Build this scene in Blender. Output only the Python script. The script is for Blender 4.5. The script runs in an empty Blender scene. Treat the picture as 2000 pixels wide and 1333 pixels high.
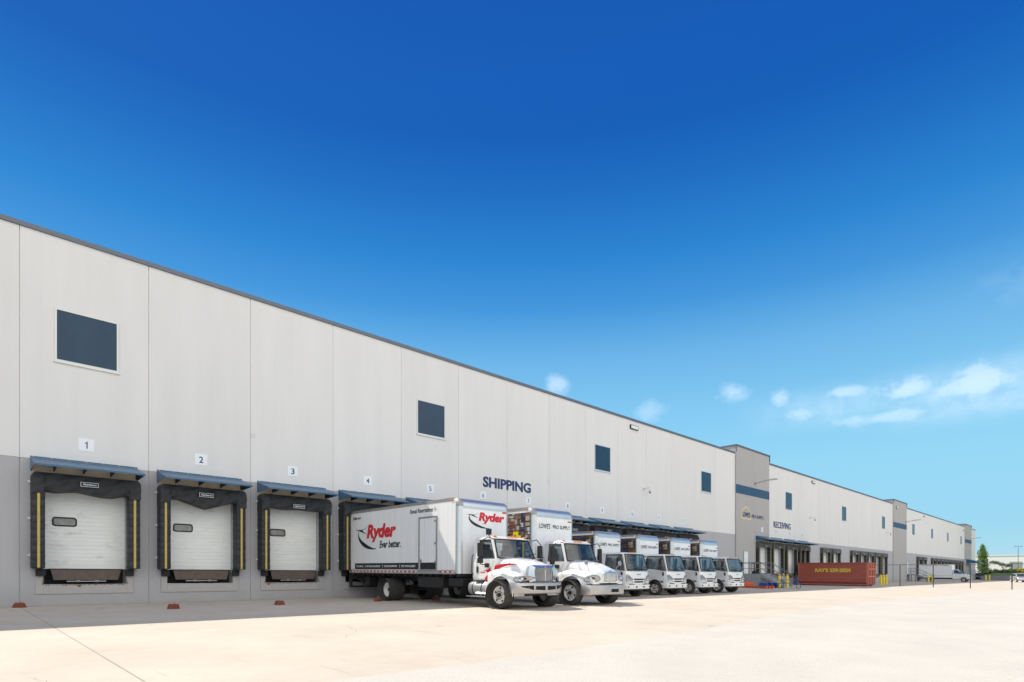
import bpy, bmesh, math, random
from mathutils import Matrix, Vector
R = math.radians
scene = bpy.context.scene
col = scene.collection

# ---------------------------------------------------------------- camera
CAM = (0.0, -24.58, 1.012)
cd = bpy.data.cameras.new('camera'); cam = bpy.data.objects.new('camera', cd); col.objects.link(cam)
cam.location = CAM
cam.rotation_euler = (R(90), 0, R(-43.847))
cd.sensor_width = 36.0; cd.lens = 1134.5/2000*36
cd.shift_y = (1124.6-666.5)/2000
cd.clip_start = 0.1; cd.clip_end = 6000
scene.camera = cam

# ---------------------------------------------------------------- sky, sun, exposure
SUN = Vector((-0.28, 0.725, 1.0)).normalized()
EL = math.asin(SUN.z); ROT = math.atan2(SUN.x, SUN.y)
world = bpy.data.worlds.new("World"); scene.world = world; world.use_nodes = True
nt = world.node_tree; nt.nodes.clear()
def N(t, nt=nt, **k):
    n = nt.nodes.new(t)
    for a, v in k.items(): setattr(n, a, v)
    return n
def math_(op, a, b=None, nt=nt, clamp=False):
    n = nt.nodes.new('ShaderNodeMath'); n.operation = op; n.use_clamp = clamp
    for i, v in enumerate((a, b)):
        if v is None: continue
        if isinstance(v, (int, float)): n.inputs[i].default_value = v
        else: nt.links.new(v, n.inputs[i])
    return n.outputs[0]
sky = N('ShaderNodeTexSky', sky_type='NISHITA', sun_disc=False)
sky.sun_elevation = EL; sky.sun_rotation = ROT
sky.air_density = 1.0; sky.dust_density = 0.35; sky.ozone_density = 2.2; sky.altitude = 0
tc = N('ShaderNodeTexCoord')
sep = N('ShaderNodeSeparateXYZ'); nt.links.new(tc.outputs['Generated'], sep.inputs[0])
el = math_('ARCSINE', sep.outputs[2]); az = math_('ARCTAN2', sep.outputs[1], sep.outputs[0])
# clear-air colour by height above the horizon: deep blue overhead, pale cyan low down
EXPO = 0.9
STR = 0.12
ramp = N('ShaderNodeValToRGB'); nt.links.new(math_('DIVIDE', el, math.pi/2, clamp=True), ramp.inputs[0])
def lin(c): return tuple(((v/255/12.92) if v/255 <= .04045 else ((v/255+.055)/1.055)**2.4) for v in c)
SKYRAMP = [(0, (186, 225, 238)), (4, (160, 218, 243)), (10, (153, 218, 248)), (15, (135, 205, 245)), (20, (112, 185, 236)), (24.5, (68, 153, 222)), (28.5, (42, 133, 211)), (33, (27, 111, 197)), (37, (17, 94, 186)), (41, (17, 92, 185)), (46, (14, 86, 180)), (60, (20, 80, 165)), (90, (30, 80, 160))]
cr = ramp.color_ramp; cr.interpolation = 'B_SPLINE' if False else 'EASE'
cr.interpolation = 'LINEAR'
while len(cr.elements) > 1: cr.elements.remove(cr.elements[-1])
cr.elements[0].position = 0; cr.elements[0].color = (*lin(SKYRAMP[0][1]), 1)
for p, c in SKYRAMP[1:]:
    e = cr.elements.new(p/90); e.color = (*lin(c), 1)
air = N('ShaderNodeVectorMath', operation='SCALE'); nt.links.new(ramp.outputs[0], air.inputs[0]); air.inputs['Scale'].default_value = 1/(STR*2**EXPO)
mul2 = N('ShaderNodeMix', data_type='RGBA'); mul2.inputs[0].default_value = 0.94
sks = N('ShaderNodeVectorMath', operation='MULTIPLY'); nt.links.new(sky.outputs[0], sks.inputs[0]); sks.inputs[1].default_value = (.3, .5, .6)
nt.links.new(sks.outputs[0], mul2.inputs[6]); nt.links.new(air.outputs[0], mul2.inputs[7])
# clouds: soft patches low in the sky, plus added unseen banks behind the camera
cmb = N('ShaderNodeCombineXYZ'); nt.links.new(math_('MULTIPLY', az, 34), cmb.inputs[0]); nt.links.new(math_('MULTIPLY', el, 44), cmb.inputs[1]); cmb.inputs[2].default_value = 3.3
no1 = N('ShaderNodeTexNoise'); no1.inputs['Scale'].default_value = 1.0; no1.inputs['Detail'].default_value = 9; no1.inputs['Roughness'].default_value = 0.58
nt.links.new(cmb.outputs[0], no1.inputs['Vector'])
BLOBS = [(2.5, 13.9, 5.5, 2.3, .25), (7.5, 14.5, 4.8, 2.1, .25), (12.0, 14.9, 3.6, 1.5, .24), (16.3, 15.3, 2.6, .8, .20), (13, 13.0, 7, .9, .17), (19.6, 13.9, 3.0, 1.0, .17), (21.3, 15.4, 1.4, 1.2, .18), (25.3, 16.3, 1.8, 1.3, .18),
         (41.9, 18.1, 1.9, 1.3, .20), (32.8, 15.4, 2.2, 1.6, .11), (2.0, 21, 7, 2.2, .05),
         (-75, 34, 40, 30, 1.6), (-130, 30, 40, 26, 1.5), (-165, 40, 40, 20, 1.2)]  # added out-of-view bright clouds behind the camera, filling the shaded wall with light
tot = totS = None
for (a, e, sa, se, w) in BLOBS:
    da = math_('DIVIDE', math_('SUBTRACT', az, R(a)), R(sa)); de = math_('DIVIDE', math_('SUBTRACT', el, R(e)), R(se))
    g0 = math_('EXPONENT', math_('MULTIPLY', math_('ADD', math_('MULTIPLY', da, da), math_('MULTIPLY', de, de)), -1.0))
    g = math_('MULTIPLY', g0, w)
    tot = g if tot is None else math_('MAXIMUM', tot, g); g1 = math_('MULTIPLY', g0, max(1.0, w*1.25)); totS = g1 if totS is None else math_('MAXIMUM', totS, g1)
shape = math_('MULTIPLY', math_('SUBTRACT', math_('ADD', math_('MULTIPLY', no1.outputs[0], 1.9), math_('MULTIPLY', totS, 1.5)), 1.72), 1.7, clamp=True)
cl = math_('MULTIPLY', shape, math_('MINIMUM', math_('MULTIPLY', tot, 1.15), 1.0), clamp=True)
def soft(a, e, sa, se):
    da = math_('DIVIDE', math_('SUBTRACT', az, R(a)), R(sa)); de = math_('DIVIDE', math_('SUBTRACT', el, R(e)), R(se))
    return math_('EXPONENT', math_('MULTIPLY', math_('ADD', math_('POWER', math_('ABSOLUTE', da), 3.0), math_('POWER', math_('ABSOLUTE', de), 3.0)), -1.0))
veil = math_('MULTIPLY', math_('MAXIMUM', soft(5.0, 14.0, 9.0, 1.9), math_('MULTIPLY', soft(17.0, 14.2, 6.0, 1.5), .6)), math_('MULTIPLY', math_('SUBTRACT', no1.outputs[0], .12), .42))
cl = math_('MAXIMUM', cl, veil, clamp=True)
mixc = N('ShaderNodeMix', data_type='RGBA'); nt.links.new(cl, mixc.inputs[0]); nt.links.new(mul2.outputs[2], mixc.inputs[6])
CLOUD = tuple(c*1.64/(STR*2**EXPO) for c in (1.0, .985, .96))
mixc.inputs[7].default_value = (*CLOUD, 1)
bg = N('ShaderNodeBackground'); bg.inputs[1].default_value = STR; nt.links.new(mixc.outputs[2], bg.inputs[0])
wo = N('ShaderNodeOutputWorld'); nt.links.new(bg.outputs[0], wo.inputs[0])
sd = bpy.data.lights.new('sun', 'SUN'); sd.energy = 3.1; sd.angle = R(0.5); sd.color = (1.0, 0.93, 0.82)
sun = bpy.data.objects.new('sun', sd); col.objects.link(sun)
sun.rotation_euler = SUN.to_track_quat('Z', 'Y').to_euler(); sun.location = (0, 0, 60)
scene.view_settings.view_transform = 'Standard'; scene.view_settings.look = 'None'
scene.view_settings.gamma = 1; scene.view_settings.exposure = EXPO
scene.view_settings.use_curve_mapping = False
scene.render.engine = 'CYCLES'
scene.cycles.max_bounces = 8

# ---------------------------------------------------------------- materials
MATS = {}
def mat(name, color, rough=0.6, metal=0.0, var=0.0, vscale=3.0, bump=0.0, bscale=40.0, coat=0.0, spec=0.5, stretch=None, grime=None, emit=None):
    if name in MATS: return MATS[name]
    m = bpy.data.materials.new(name); m.use_nodes = True; t = m.node_tree
    b = t.nodes['Principled BSDF']
    b.inputs['Base Color'].default_value = (*color, 1); b.inputs['Roughness'].default_value = rough
    b.inputs['Metallic'].default_value = metal; b.inputs['Specular IOR Level'].default_value = spec
    b.inputs['Coat Weight'].default_value = coat; b.inputs['Coat Roughness'].default_value = 0.08
    if emit: b.inputs['Emission Color'].default_value = (*color, 1); b.inputs['Emission Strength'].default_value = emit
    c = t.nodes.new('ShaderNodeTexCoord'); mp = t.nodes.new('ShaderNodeMapping'); t.links.new(c.outputs['Object'], mp.inputs[0])
    if stretch: mp.inputs['Scale'].default_value = stretch
    oi = t.nodes.new('ShaderNodeObjectInfo'); of = t.nodes.new('ShaderNodeVectorMath'); of.operation = 'SCALE'; of.inputs[0].default_value = (13, 7, 5)
    t.links.new(oi.outputs['Random'], of.inputs['Scale']); t.links.new(of.outputs[0], mp.inputs['Location'])
    out = None
    if var:
        n = t.nodes.new('ShaderNodeTexNoise'); n.inputs['Scale'].default_value = vscale; n.inputs['Detail'].default_value = 6; n.inputs['Roughness'].default_value = 0.6
        t.links.new(mp.outputs[0], n.inputs['Vector'])
        mr = t.nodes.new('ShaderNodeMapRange'); mr.inputs[1].default_value = 0.25; mr.inputs[2].default_value = 0.75
        mr.inputs[3].default_value = 1-var; mr.inputs[4].default_value = 1+var
        t.links.new(n.outputs[0], mr.inputs[0])
        s = t.nodes.new('ShaderNodeVectorMath'); s.operation = 'SCALE'; s.inputs[0].default_value = color
        t.links.new(mr.outputs[0], s.inputs['Scale']); out = s.outputs[0]
    if grime:   # (colour, amount threshold, scale)
        gc, th, gs = grime
        n2 = t.nodes.new('ShaderNodeTexNoise'); n2.inputs['Scale'].default_value = gs; n2.inputs['Detail'].default_value = 8; n2.inputs['Roughness'].default_value = 0.7
        t.links.new(mp.outputs[0], n2.inputs['Vector'])
        mr2 = t.nodes.new('ShaderNodeMapRange'); mr2.inputs[1].default_value = th; mr2.inputs[2].default_value = th+0.2; t.links.new(n2.outputs[0], mr2.inputs[0])
        mx = t.nodes.new('ShaderNodeMix'); mx.data_type = 'RGBA'; t.links.new(mr2.outputs[0], mx.inputs[0])
        if out: t.links.new(out, mx.inputs[6])
        else: mx.inputs[6].default_value = (*color, 1)
        mx.inputs[7].default_value = (*gc, 1); out = mx.outputs[2]
    if out: t.links.new(out, b.inputs['Base Color'])
    if bump:
        n3 = t.nodes.new('ShaderNodeTexNoise'); n3.inputs['Scale'].default_value = bscale; n3.inputs['Detail'].default_value = 5
        t.links.new(mp.outputs[0], n3.inputs['Vector'])
        bp = t.nodes.new('ShaderNodeBump'); bp.inputs['Strength'].default_value = bump; bp.inputs['Distance'].default_value = 0.02
        t.links.new(n3.outputs[0], bp.inputs['Height']); t.links.new(bp.outputs[0], b.inputs['Normal'])
    MATS[name] = m; return m
def glassmat(name, tint, refl=0.12):
    m = bpy.data.materials.new(name); m.use_nodes = True; t = m.node_tree; t.nodes.clear()
    o = t.nodes.new('ShaderNodeOutputMaterial'); mx = t.nodes.new('ShaderNodeMixShader')
    tr = t.nodes.new('ShaderNodeBsdfTransparent'); tr.inputs[0].default_value = (*tint, 1)
    gl = t.nodes.new('ShaderNodeBsdfGlossy'); gl.inputs[1].default_value = 0.02
    lw = t.nodes.new('ShaderNodeLayerWeight'); lw.inputs[0].default_value = 0.25
    a = t.nodes.new('ShaderNodeMath'); a.operation = 'MULTIPLY_ADD'; a.inputs[1].default_value = 0.7; a.inputs[2].default_value = refl; a.use_clamp = True
    t.links.new(lw.outputs['Fresnel'], a.inputs[0]); t.links.new(a.outputs[0], mx.inputs[0])
    t.links.new(tr.outputs[0], mx.inputs[1]); t.links.new(gl.outputs[0], mx.inputs[2]); t.links.new(mx.outputs[0], o.inputs[0])
    MATS[name] = m; return m

def concrete_wall(name, color, zlo=0.0):
    """painted precast panel: faint vertical run-off streaks, cloudy patches, darker splash zone near the ground"""
    m = bpy.data.materials.new(name); m.use_nodes = True; t = m.node_tree; b = t.nodes['Principled BSDF']
    b.inputs['Roughness'].default_value = 0.85; b.inputs['Specular IOR Level'].default_value = 0.25
    c = t.nodes.new('ShaderNodeTexCoord')
    def noise(sc, scale, det=6, ro=0.6):
        mp = t.nodes.new('ShaderNodeMapping'); mp.inputs['Scale'].default_value = sc; t.links.new(c.outputs['Object'], mp.inputs[0])
        n = t.nodes.new('ShaderNodeTexNoise'); n.inputs['Scale'].default_value = scale; n.inputs['Detail'].default_value = det; n.inputs['Roughness'].default_value = ro
        t.links.new(mp.outputs[0], n.inputs['Vector']); return n.outputs[0]
    def rng(x, a, b_, lo, hi):
        r = t.nodes.new('ShaderNodeMapRange'); r.inputs[1].default_value = a; r.inputs[2].default_value = b_; r.inputs[3].default_value = lo; r.inputs[4].default_value = hi
        t.links.new(x, r.inputs[0]); return r.outputs[0]
    def mul(a, b_): return math_('MULTIPLY', a, b_, nt=t)
    # per-panel tone: panels were painted and cast separately
    sx = t.nodes.new('ShaderNodeSeparateXYZ'); t.links.new(c.outputs['Object'], sx.inputs[0])
    pid = math_('FLOOR', math_('DIVIDE', math_('SUBTRACT', sx.outputs[0], 1.53, nt=t), 3.615, nt=t), nt=t)
    wn = t.nodes.new('ShaderNodeTexWhiteNoise'); wn.noise_dimensions = '1D'; t.links.new(pid, wn.inputs['W'])
    f = rng(wn.outputs['Value'], 0, 1, 0.985, 1.012)
    f = mul(f, rng(noise((1, 1, .12), 1.3), .3, .7, 0.965, 1.03))
    f = mul(f, rng(noise((9, 1, .08), 1.0, 8, .7), .3, .75, 1.005, 0.988))
    f = mul(f, rng(noise((1, 1, 1), 14, 4), .3, .7, 0.985, 1.015))
    s = t.nodes.new('ShaderNodeVectorMath'); s.operation = 'SCALE'; s.inputs[0].default_value = color; t.links.new(f, s.inputs['Scale'])
    # splash dirt with its own ragged shape
    zz = math_('ADD', sx.outputs[2], mul(noise((1, 1, 1), .9), -1.2), nt=t)
    d = rng(zz, -0.75, 0.35, 0.45, 0.0)
    mx = t.nodes.new('ShaderNodeMix'); mx.data_type = 'RGBA'; t.links.new(d, mx.inputs[0]); t.links.new(s.outputs[0], mx.inputs[6]); mx.inputs[7].default_value = (.26, .25, .245, 1)
    t.links.new(mx.outputs[2], b.inputs['Base Color'])
    bp = t.nodes.new('ShaderNodeBump'); bp.inputs['Strength'].default_value = .12; bp.inputs['Distance'].default_value = .01
    t.links.new(noise((1, 1, 1), 60, 3), bp.inputs['Height']); t.links.new(bp.outputs[0], b.inputs['Normal'])
    MATS[name] = m; return m

M = {}
M['wall'] = concrete_wall('painted_wall', (.71, .70, .688))
M['band'] = concrete_wall('painted_band', (.425, .42, .435))
M['tower'] = concrete_wall('painted_tower', (.415, .40, .39))
M['backing'] = mat('joint_sealant', (.55, .54, .52), .9)
M['coping'] = mat('coping_metal', (.13, .15, .18), .45, .3, .06)
M['stripe'] = mat('blue_stripe', (.018, .08, .16), .7, var=.06)
M['awning'] = mat('awning_blue', (.035, .115, .215), .4, .2, .08, 2, coat=.1)
M['awndark'] = mat('awning_bracket', (.035, .045, .06), .6)
M['board'] = mat('tan_bounce_board', (.85, .73, .57), .8, var=.08)  # tan partly stands in for warm light reflected off the sunlit yard
M['pad'] = mat('seal_fabric', (.028, .03, .035), .62, var=.25, vscale=6, bump=.5, bscale=9, spec=.4)
M['padgrey'] = mat('seal_fabric_grey', (.085, .085, .08), .7, var=.2, vscale=5)
M['yellow'] = mat('faded_yellow', (.50, .37, .10), .7, var=.18, vscale=12, grime=((.10, .08, .04), .6, 20))
M['white'] = mat('white_paint', (.78, .78, .77), .5)
M['door'] = mat('door_enamel', (.77, .785, .77), .45, var=.05, vscale=1.5, grime=((.50, .48, .44), .58, 1.8), stretch=(1, 1, 2.5))
M['steel'] = mat('galvanised', (.42, .43, .44), .45, .7, .1)
M['rustlip'] = mat('leveler_steel', (.12, .092, .078), .7, .2, .25, 5, grime=((.26, .14, .07), .58, 9))
M['black'] = mat('black_rubber', (.016, .017, .019), .75, var=.2)
M['dark'] = mat('dark_void', (.01, .011, .013), .9)  # near-black, painted in for the shade inside openings and recesses
M['winframe'] = mat('window_frame', (.62, .62, .6), .4, .4)
M['winglass'] = mat('window_glass', (.018, .05, .095), .12, 0, .12, 1.5, spec=.3)
M['navy'] = mat('navy_letters', (.012, .035, .14), .6)
M['sign'] = mat('sign_white', (.80, .83, .86), .5)
M['tpaint'] = mat('truck_white', (.78, .78, .77), .28, coat=.6, var=.015)
M['boxwhite'] = mat('box_white', (.80, .805, .805), .38, var=.035, vscale=1.5, coat=.15, stretch=(1, 6, .5))
def add_seams(m):
    t = m.node_tree; b = t.nodes['Principled BSDF']; src = b.inputs['Base Color'].links[0].from_socket
    c = t.nodes.new('ShaderNodeTexCoord'); sx = t.nodes.new('ShaderNodeSeparateXYZ'); t.links.new(c.outputs['Object'], sx.inputs[0])
    def line(v, p, w, d):
        f = math_('ABSOLUTE', math_('SUBTRACT', math_('FRACT', math_('DIVIDE', v, p, nt=t), nt=t), .5, nt=t), nt=t)
        r = t.nodes.new('ShaderNodeMapRange'); r.inputs[1].default_value = w/p*.5; r.inputs[2].default_value = w/p; r.inputs[3].default_value = d; r.inputs[4].default_value = 1; t.links.new(f, r.inputs[0]); return r.outputs[0]
    n = t.nodes.new('ShaderNodeTexNoise'); n.inputs['Scale'].default_value = 1.3; n.inputs['Detail'].default_value = 8
    mp = t.nodes.new('ShaderNodeMapping'); mp.inputs['Scale'].default_value = (1, 9, .35); t.links.new(c.outputs['Object'], mp.inputs[0]); t.links.new(mp.outputs[0], n.inputs['Vector'])
    r = t.nodes.new('ShaderNodeMapRange'); r.inputs[1].default_value = .55; r.inputs[2].default_value = .8; r.inputs[3].default_value = 1; r.inputs[4].default_value = .86; t.links.new(n.outputs[0], r.inputs[0])
    f = math_('MULTIPLY', math_('MULTIPLY', line(sx.outputs[1], .61, .012, .84), r.outputs[0], nt=t), 1.0, nt=t)
    s = t.nodes.new('ShaderNodeVectorMath'); s.operation = 'SCALE'; t.links.new(src, s.inputs[0]); t.links.new(f, s.inputs['Scale']); t.links.new(s.outputs[0], b.inputs['Base Color'])
add_seams(M['boxwhite'])
M['alu'] = mat('aluminium', (.62, .63, .64), .33, .85, .06)
M['aludull'] = mat('aluminium_dull', (.34, .33, .32), .55, .55, .16, 8)
M['chrome'] = mat('chrome', (.80, .81, .82), .09, 1.0)
M['barmetal'] = mat('bar_metal', (.62, .61, .59), .4, .5, .04)
M['shell'] = mat('grille_shell', (.62, .66, .71), .22, .9)
M['bumpmetal'] = mat('bumper_metal', (.50, .475, .455), .36, .75, .06)
M['tyre'] = mat('tyre_rubber', (.05, .045, .041), .85, var=.3, vscale=8, bump=.4, bscale=30)
M['frame'] = mat('chassis_black', (.018, .018, .02), .6, var=.2)
M['rimwhite'] = mat('rim_white', (.72, .70, .65), .4, .1, .05)
M['rimalu'] = mat('rim_polished', (.78, .78, .76), .35, .12, .05)
M['red'] = mat('red_vinyl', (.60, .015, .03), .45)
M['blackv'] = mat('black_vinyl', (.012, .014, .018), .45)
M['amber'] = mat('amber_lens', (.80, .26, .02), .25, coat=.4)
M['redlens'] = mat('red_lens', (.5, .01, .01), .25, coat=.4)
M['lens'] = mat('headlight_lens', (.42, .44, .48), .12, .6, .5, 14, coat=1)
M['interior'] = mat('cab_interior', (.045, .047, .05), .8)
M['seat'] = mat('seat_cloth', (.20, .21, .23), .85)
M['glass'] = glassmat('cab_glass', (.60, .67, .68), .09)
M['mirror'] = mat('mirror_glass', (.75, .78, .8), .03, 1.0)
M['chock'] = mat('chock_rubber', (.20, .055, .03), .8, var=.2, vscale=12)
M['dump'] = mat('dumpster_red', (.36, .09, .062), .6, .1, .14, 1.8, grime=((.19, .055, .04), .56, 2.2), stretch=(1, .35, 1.8))
M['dump_lit'] = mat('dumpster_sunlit_edge', (.50, .17, .12), .6, .1, .12)  # lighter copy of the dumpster red, sunlight on its end put into the colour
M['dyellow'] = mat('dumpster_lettering', (.70, .50, .05), .6)
M['boll'] = mat('bollard_yellow', (.78, .60, .02), .5, var=.08, vscale=8, grime=((.25, .2, .08), .66, 9))
M['rail'] = mat('steel_rail', (.20, .215, .235), .5, .4)
M['conc'] = mat('stair_concrete', (.26, .275, .29), .85, var=.14, vscale=3, bump=.2)
M['fence'] = mat('fence_black', (.02, .022, .025), .5)
M['blueplastic'] = mat('blue_plastic', (.01, .085, .38), .45)
M['orange'] = mat('orange_steel', (.58, .09, .02), .55, var=.1)
M['leaf'] = mat('poplar_leaf', (.16, .26, .06), .6, var=.4, vscale=1.1)
M['leaf2'] = mat('shrub_leaf', (.11, .14, .04), .7, var=.45, vscale=.6)
M['leafy'] = mat('yellow_shrub_leaf', (.34, .30, .03), .7, var=.4, vscale=.8)
M['bark'] = mat('bark', (.12, .09, .06), .9, var=.2)
M['farwhite'] = mat('far_wall', (.92, .88, .85), .7, var=.02)
M['fargrey'] = mat('far_door', (.36, .36, .35), .7)
M['silver'] = mat('car_silver', (.55, .56, .58), .25, .5, coat=.8)
M['tapew'] = mat('tape_white', (.75, .75, .74), .4)
M['gold'] = mat('logo_gold', (.78, .62, .20), .5)
M['retain'] = mat('retaining_concrete', (.21, .22, .235), .9, var=.12, vscale=.6)

# ---------------------------------------------------------------- helpers
def tag(o, label=None, cat=None, group=None, kind=None):
    if label: o['label'] = label
    if cat: o['category'] = cat
    if group: o['group'] = group
    if kind: o['kind'] = kind
    return o
def empty(name, loc, rot=(0, 0, 0)):
    o = bpy.data.objects.new(name, None); o.empty_display_size = .3; col.objects.link(o); o.location = loc; o.rotation_euler = rot; return o
class MB:
    def __init__(s): s.v = []; s.f = []; s.mi = []; s.cur = 0; s.bev = None; s.sub = 0
    def add(s, vs, fs, M_=None):
        n = len(s.v)
        s.v += [tuple(M_ @ Vector(p)) if M_ is not None else tuple(p) for p in vs]
        s.f += [tuple(n+i for i in f) for f in fs]; s.mi += [s.cur]*len(fs); return s
    def box(s, x0, x1, y0, y1, z0, z1, M_=None):
        if x0 > x1: x0, x1 = x1, x0
        if y0 > y1: y0, y1 = y1, y0
        if z0 > z1: z0, z1 = z1, z0
        v = [(x0,y0,z0),(x1,y0,z0),(x1,y1,z0),(x0,y1,z0),(x0,y0,z1),(x1,y0,z1),(x1,y1,z1),(x0,y1,z1)]
        return s.add(v, [(3,2,1,0),(4,5,6,7),(0,1,5,4),(1,2,6,5),(2,3,7,6),(3,0,4,7)], M_)
    def cbox(s, c, d, M_=None): return s.box(c[0]-d[0]/2, c[0]+d[0]/2, c[1]-d[1]/2, c[1]+d[1]/2, c[2]-d[2]/2, c[2]+d[2]/2, M_)
    def tube(s, p, q, r, n=8, r2=None):
        p = Vector(p); q = Vector(q); d = (q-p)
        if d.length < 1e-6: return s
        d.normalize(); a = Vector((0,0,1)) if abs(d.z) < .9 else Vector((1,0,0)); u = d.cross(a).normalized(); w = d.cross(u)
        r2 = r if r2 is None else r2
        v = [p+(u*math.cos(2*math.pi*i/n)+w*math.sin(2*math.pi*i/n))*r for i in range(n)] + [q+(u*math.cos(2*math.pi*i/n)+w*math.sin(2*math.pi*i/n))*r2 for i in range(n)]
        return s.add(v, [(i,(i+1)%n,n+(i+1)%n,n+i) for i in range(n)]+[tuple(range(n))[::-1], tuple(range(n,2*n))])
    def path(s, pts, r, n=6):
        for a, b in zip(pts, pts[1:]): s.tube(a, b, r, n)
        return s
    def prism(s, poly, a0, a1, axis='x', M_=None):
        """extrude a 2D polygon along an axis: x -> poly is (y,z); y -> (x,z); z -> (x,y)"""
        n = len(poly)
        def P(a, p): return (a, p[0], p[1]) if axis == 'x' else ((p[0], a, p[1]) if axis == 'y' else (p[0], p[1], a))
        v = [P(a0, p) for p in poly]+[P(a1, p) for p in poly]
        return s.add(v, [(i,(i+1)%n,n+(i+1)%n,n+i) for i in range(n)]+[tuple(range(n))[::-1], tuple(range(n,2*n))], M_)
    def loft(s, rings, cap0=True, cap1=True, closed=True):
        n = len(rings[0]); v = [p for r in rings for p in r]; f = []
        for k in range(len(rings)-1):
            for i in range(n if closed else n-1):
                f.append((k*n+i, k*n+(i+1)%n, (k+1)*n+(i+1)%n, (k+1)*n+i))
        if cap0: f.append(tuple(range(n))[::-1])
        if cap1: f.append(tuple(range((len(rings)-1)*n, len(rings)*n)))
        return s.add(v, f)
    def lathe_x(s, prof, cy, cz, n=36, flip=1, x0=0):
        rings = [[(x0+flip*x, cy+r*math.cos(2*math.pi*i/n), cz+r*math.sin(2*math.pi*i/n)) for i in range(n)] for x, r in prof]
        return s.loft(rings, False, False)
    def lathe_z(s, prof, cx, cy, n=16):
        rings = [[(cx+r*math.cos(2*math.pi*i/n), cy+r*math.sin(2*math.pi*i/n), z) for i in range(n)] for z, r in prof]
        return s.loft(rings, True, True)
    def build(s, name, m, parent=None, yc=0, bev=0, seg=2, smooth=False, sub=0, origin=None):
        me = bpy.data.meshes.new(name)
        o3 = Vector(origin) if origin else Vector((0, yc, 0))
        me.from_pydata([tuple(Vector(p)-o3) for p in s.v], [], s.f)
        for x in (m if isinstance(m, (list, tuple)) else [m]): me.materials.append(x)
        me.polygons.foreach_set('material_index', s.mi)
        bm = bmesh.new(); bm.from_mesh(me)
        if bev or sub or smooth: bmesh.ops.remove_doubles(bm, verts=bm.verts, dist=1e-5)
        bmesh.ops.recalc_face_normals(bm, faces=bm.faces); bm.to_mesh(me); bm.free()
        if smooth or bev or sub: me.polygons.foreach_set('use_smooth', [True]*len(me.polygons))
        me.update()
        o = bpy.data.objects.new(name, me); col.objects.link(o)
        if origin and parent is None: o.location = origin
        if parent: o.parent = parent
        if bev:
            md = o.modifiers.new('bevel', 'BEVEL'); md.width = bev; md.segments = seg; md.limit_method = 'ANGLE'; md.angle_limit = R(32); md.harden_normals = True
        if sub:
            md = o.modifiers.new('sub', 'SUBSURF'); md.levels = sub; md.render_levels = sub
        if smooth and not bev and not sub:
            try: me.set_sharp_from_angle(angle=R(38))
            except Exception: pass
        return o
def kids(o): return [c for c in bpy.data.objects if c.parent == o]
def copy_tree(o, parent=None, allk=None):
    if allk is None:
        allk = {}
        for c in bpy.data.objects:
            if c.parent: allk.setdefault(c.parent.name, []).append(c)
    c = o.copy(); col.objects.link(c)
    if parent: c.parent = parent
    for ch in allk.get(o.name, []): copy_tree(ch, c, allk)
    return c
def Mside(x, y, z):   # u runs to -Y, v up, faces -X
    return Matrix(((0,0,-1,x),(-1,0,0,y),(0,1,0,z),(0,0,0,1)))
def Mfront(x, y, z):  # u runs to +X, v up, faces -Y
    return Matrix(((1,0,0,x),(0,0,-1,y),(0,1,0,z),(0,0,0,1)))
def text_geo(s, w=None, h=1.0, bold=0.0, shear=0.0, ext=0.004):
    c = bpy.data.curves.new('t', 'FONT'); c.body = s; c.size = 1; c.offset = bold; c.shear = shear; c.extrude = 0; c.resolution_u = 3
    o = bpy.data.objects.new('t', c); col.objects.link(o)
    bpy.context.view_layer.update()
    me = bpy.data.meshes.new_from_object(o.evaluated_get(bpy.context.evaluated_depsgraph_get()))
    vs = [v.co.copy() for v in me.vertices]; fs = [tuple(p.vertices) for p in me.polygons]
    bpy.data.objects.remove(o); bpy.data.curves.remove(c); bpy.data.meshes.remove(me)
    x0 = min(v.x for v in vs); x1 = max(v.x for v in vs)
    # cap height 0.73 of size for this face
    sy = h/0.73; sx = (w/(x1-x0)) if w else sy
    return [((v.x-x0)*sx, v.y*sy, ext) for v in vs], fs
def add_text(mb, s, Mx, w=None, h=1.0, bold=0.0, shear=0.0, ext=0.004):
    v, f = text_geo(s, w, h, bold, shear, ext)
    n = len(mb.v); mb.add(v, f, Mx); return mb
ONE = [(.50, 0), (.50, 1), (.38, 1), (.34, .88), (.22, .80), (.06, .77), (.06, .66), (.31, .70), (.31, 0)]
def add_number(mb, s_, Mx, h, bold=.01):
    """numerals with a flagged 1; centred on the origin"""
    ws = [.40*h if c == '1' else .60*h for c in s_]; gap = .12*h; x = -(sum(ws)+gap*(len(s_)-1))/2
    for c, w_ in zip(s_, ws):
        if c == '1': mb.add([(x+(p[0]-.06)/.44*w_*.8, p[1]*h, 0) for p in ONE], [tuple(range(len(ONE)))], Mx)
        else:
            v, f = text_geo(c, w_, h, bold, 0, 0); x0 = min(p[0] for p in v); mb.add([(p[0]-x0+x, p[1], 0) for p in v], f, Mx)
        x += w_+gap
    return mb
def poly2d(mb, pts, Mx, e=0.004):
    return mb.add([(p[0], p[1], e) for p in pts], [tuple(range(len(pts)))], Mx)
def rrect(x0, x1, y0, y1, r, z, n=4, rf=None):
    """rounded rectangle ring at height z; rf = radius of the y0 side corners"""
    rf = r if rf is None else rf
    pts = []
    for cx, cy, a0, rr in ((x1-r, y1-r, 0, r), (x0+r, y1-r, 90, r), (x0+rf, y0+rf, 180, rf), (x1-rf, y0+rf, 270, rf)):
        for i in range(n+1):
            a = R(a0+90*i/n); pts.append((cx+rr*math.cos(a), cy+rr*math.sin(a), z))
    return pts
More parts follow.
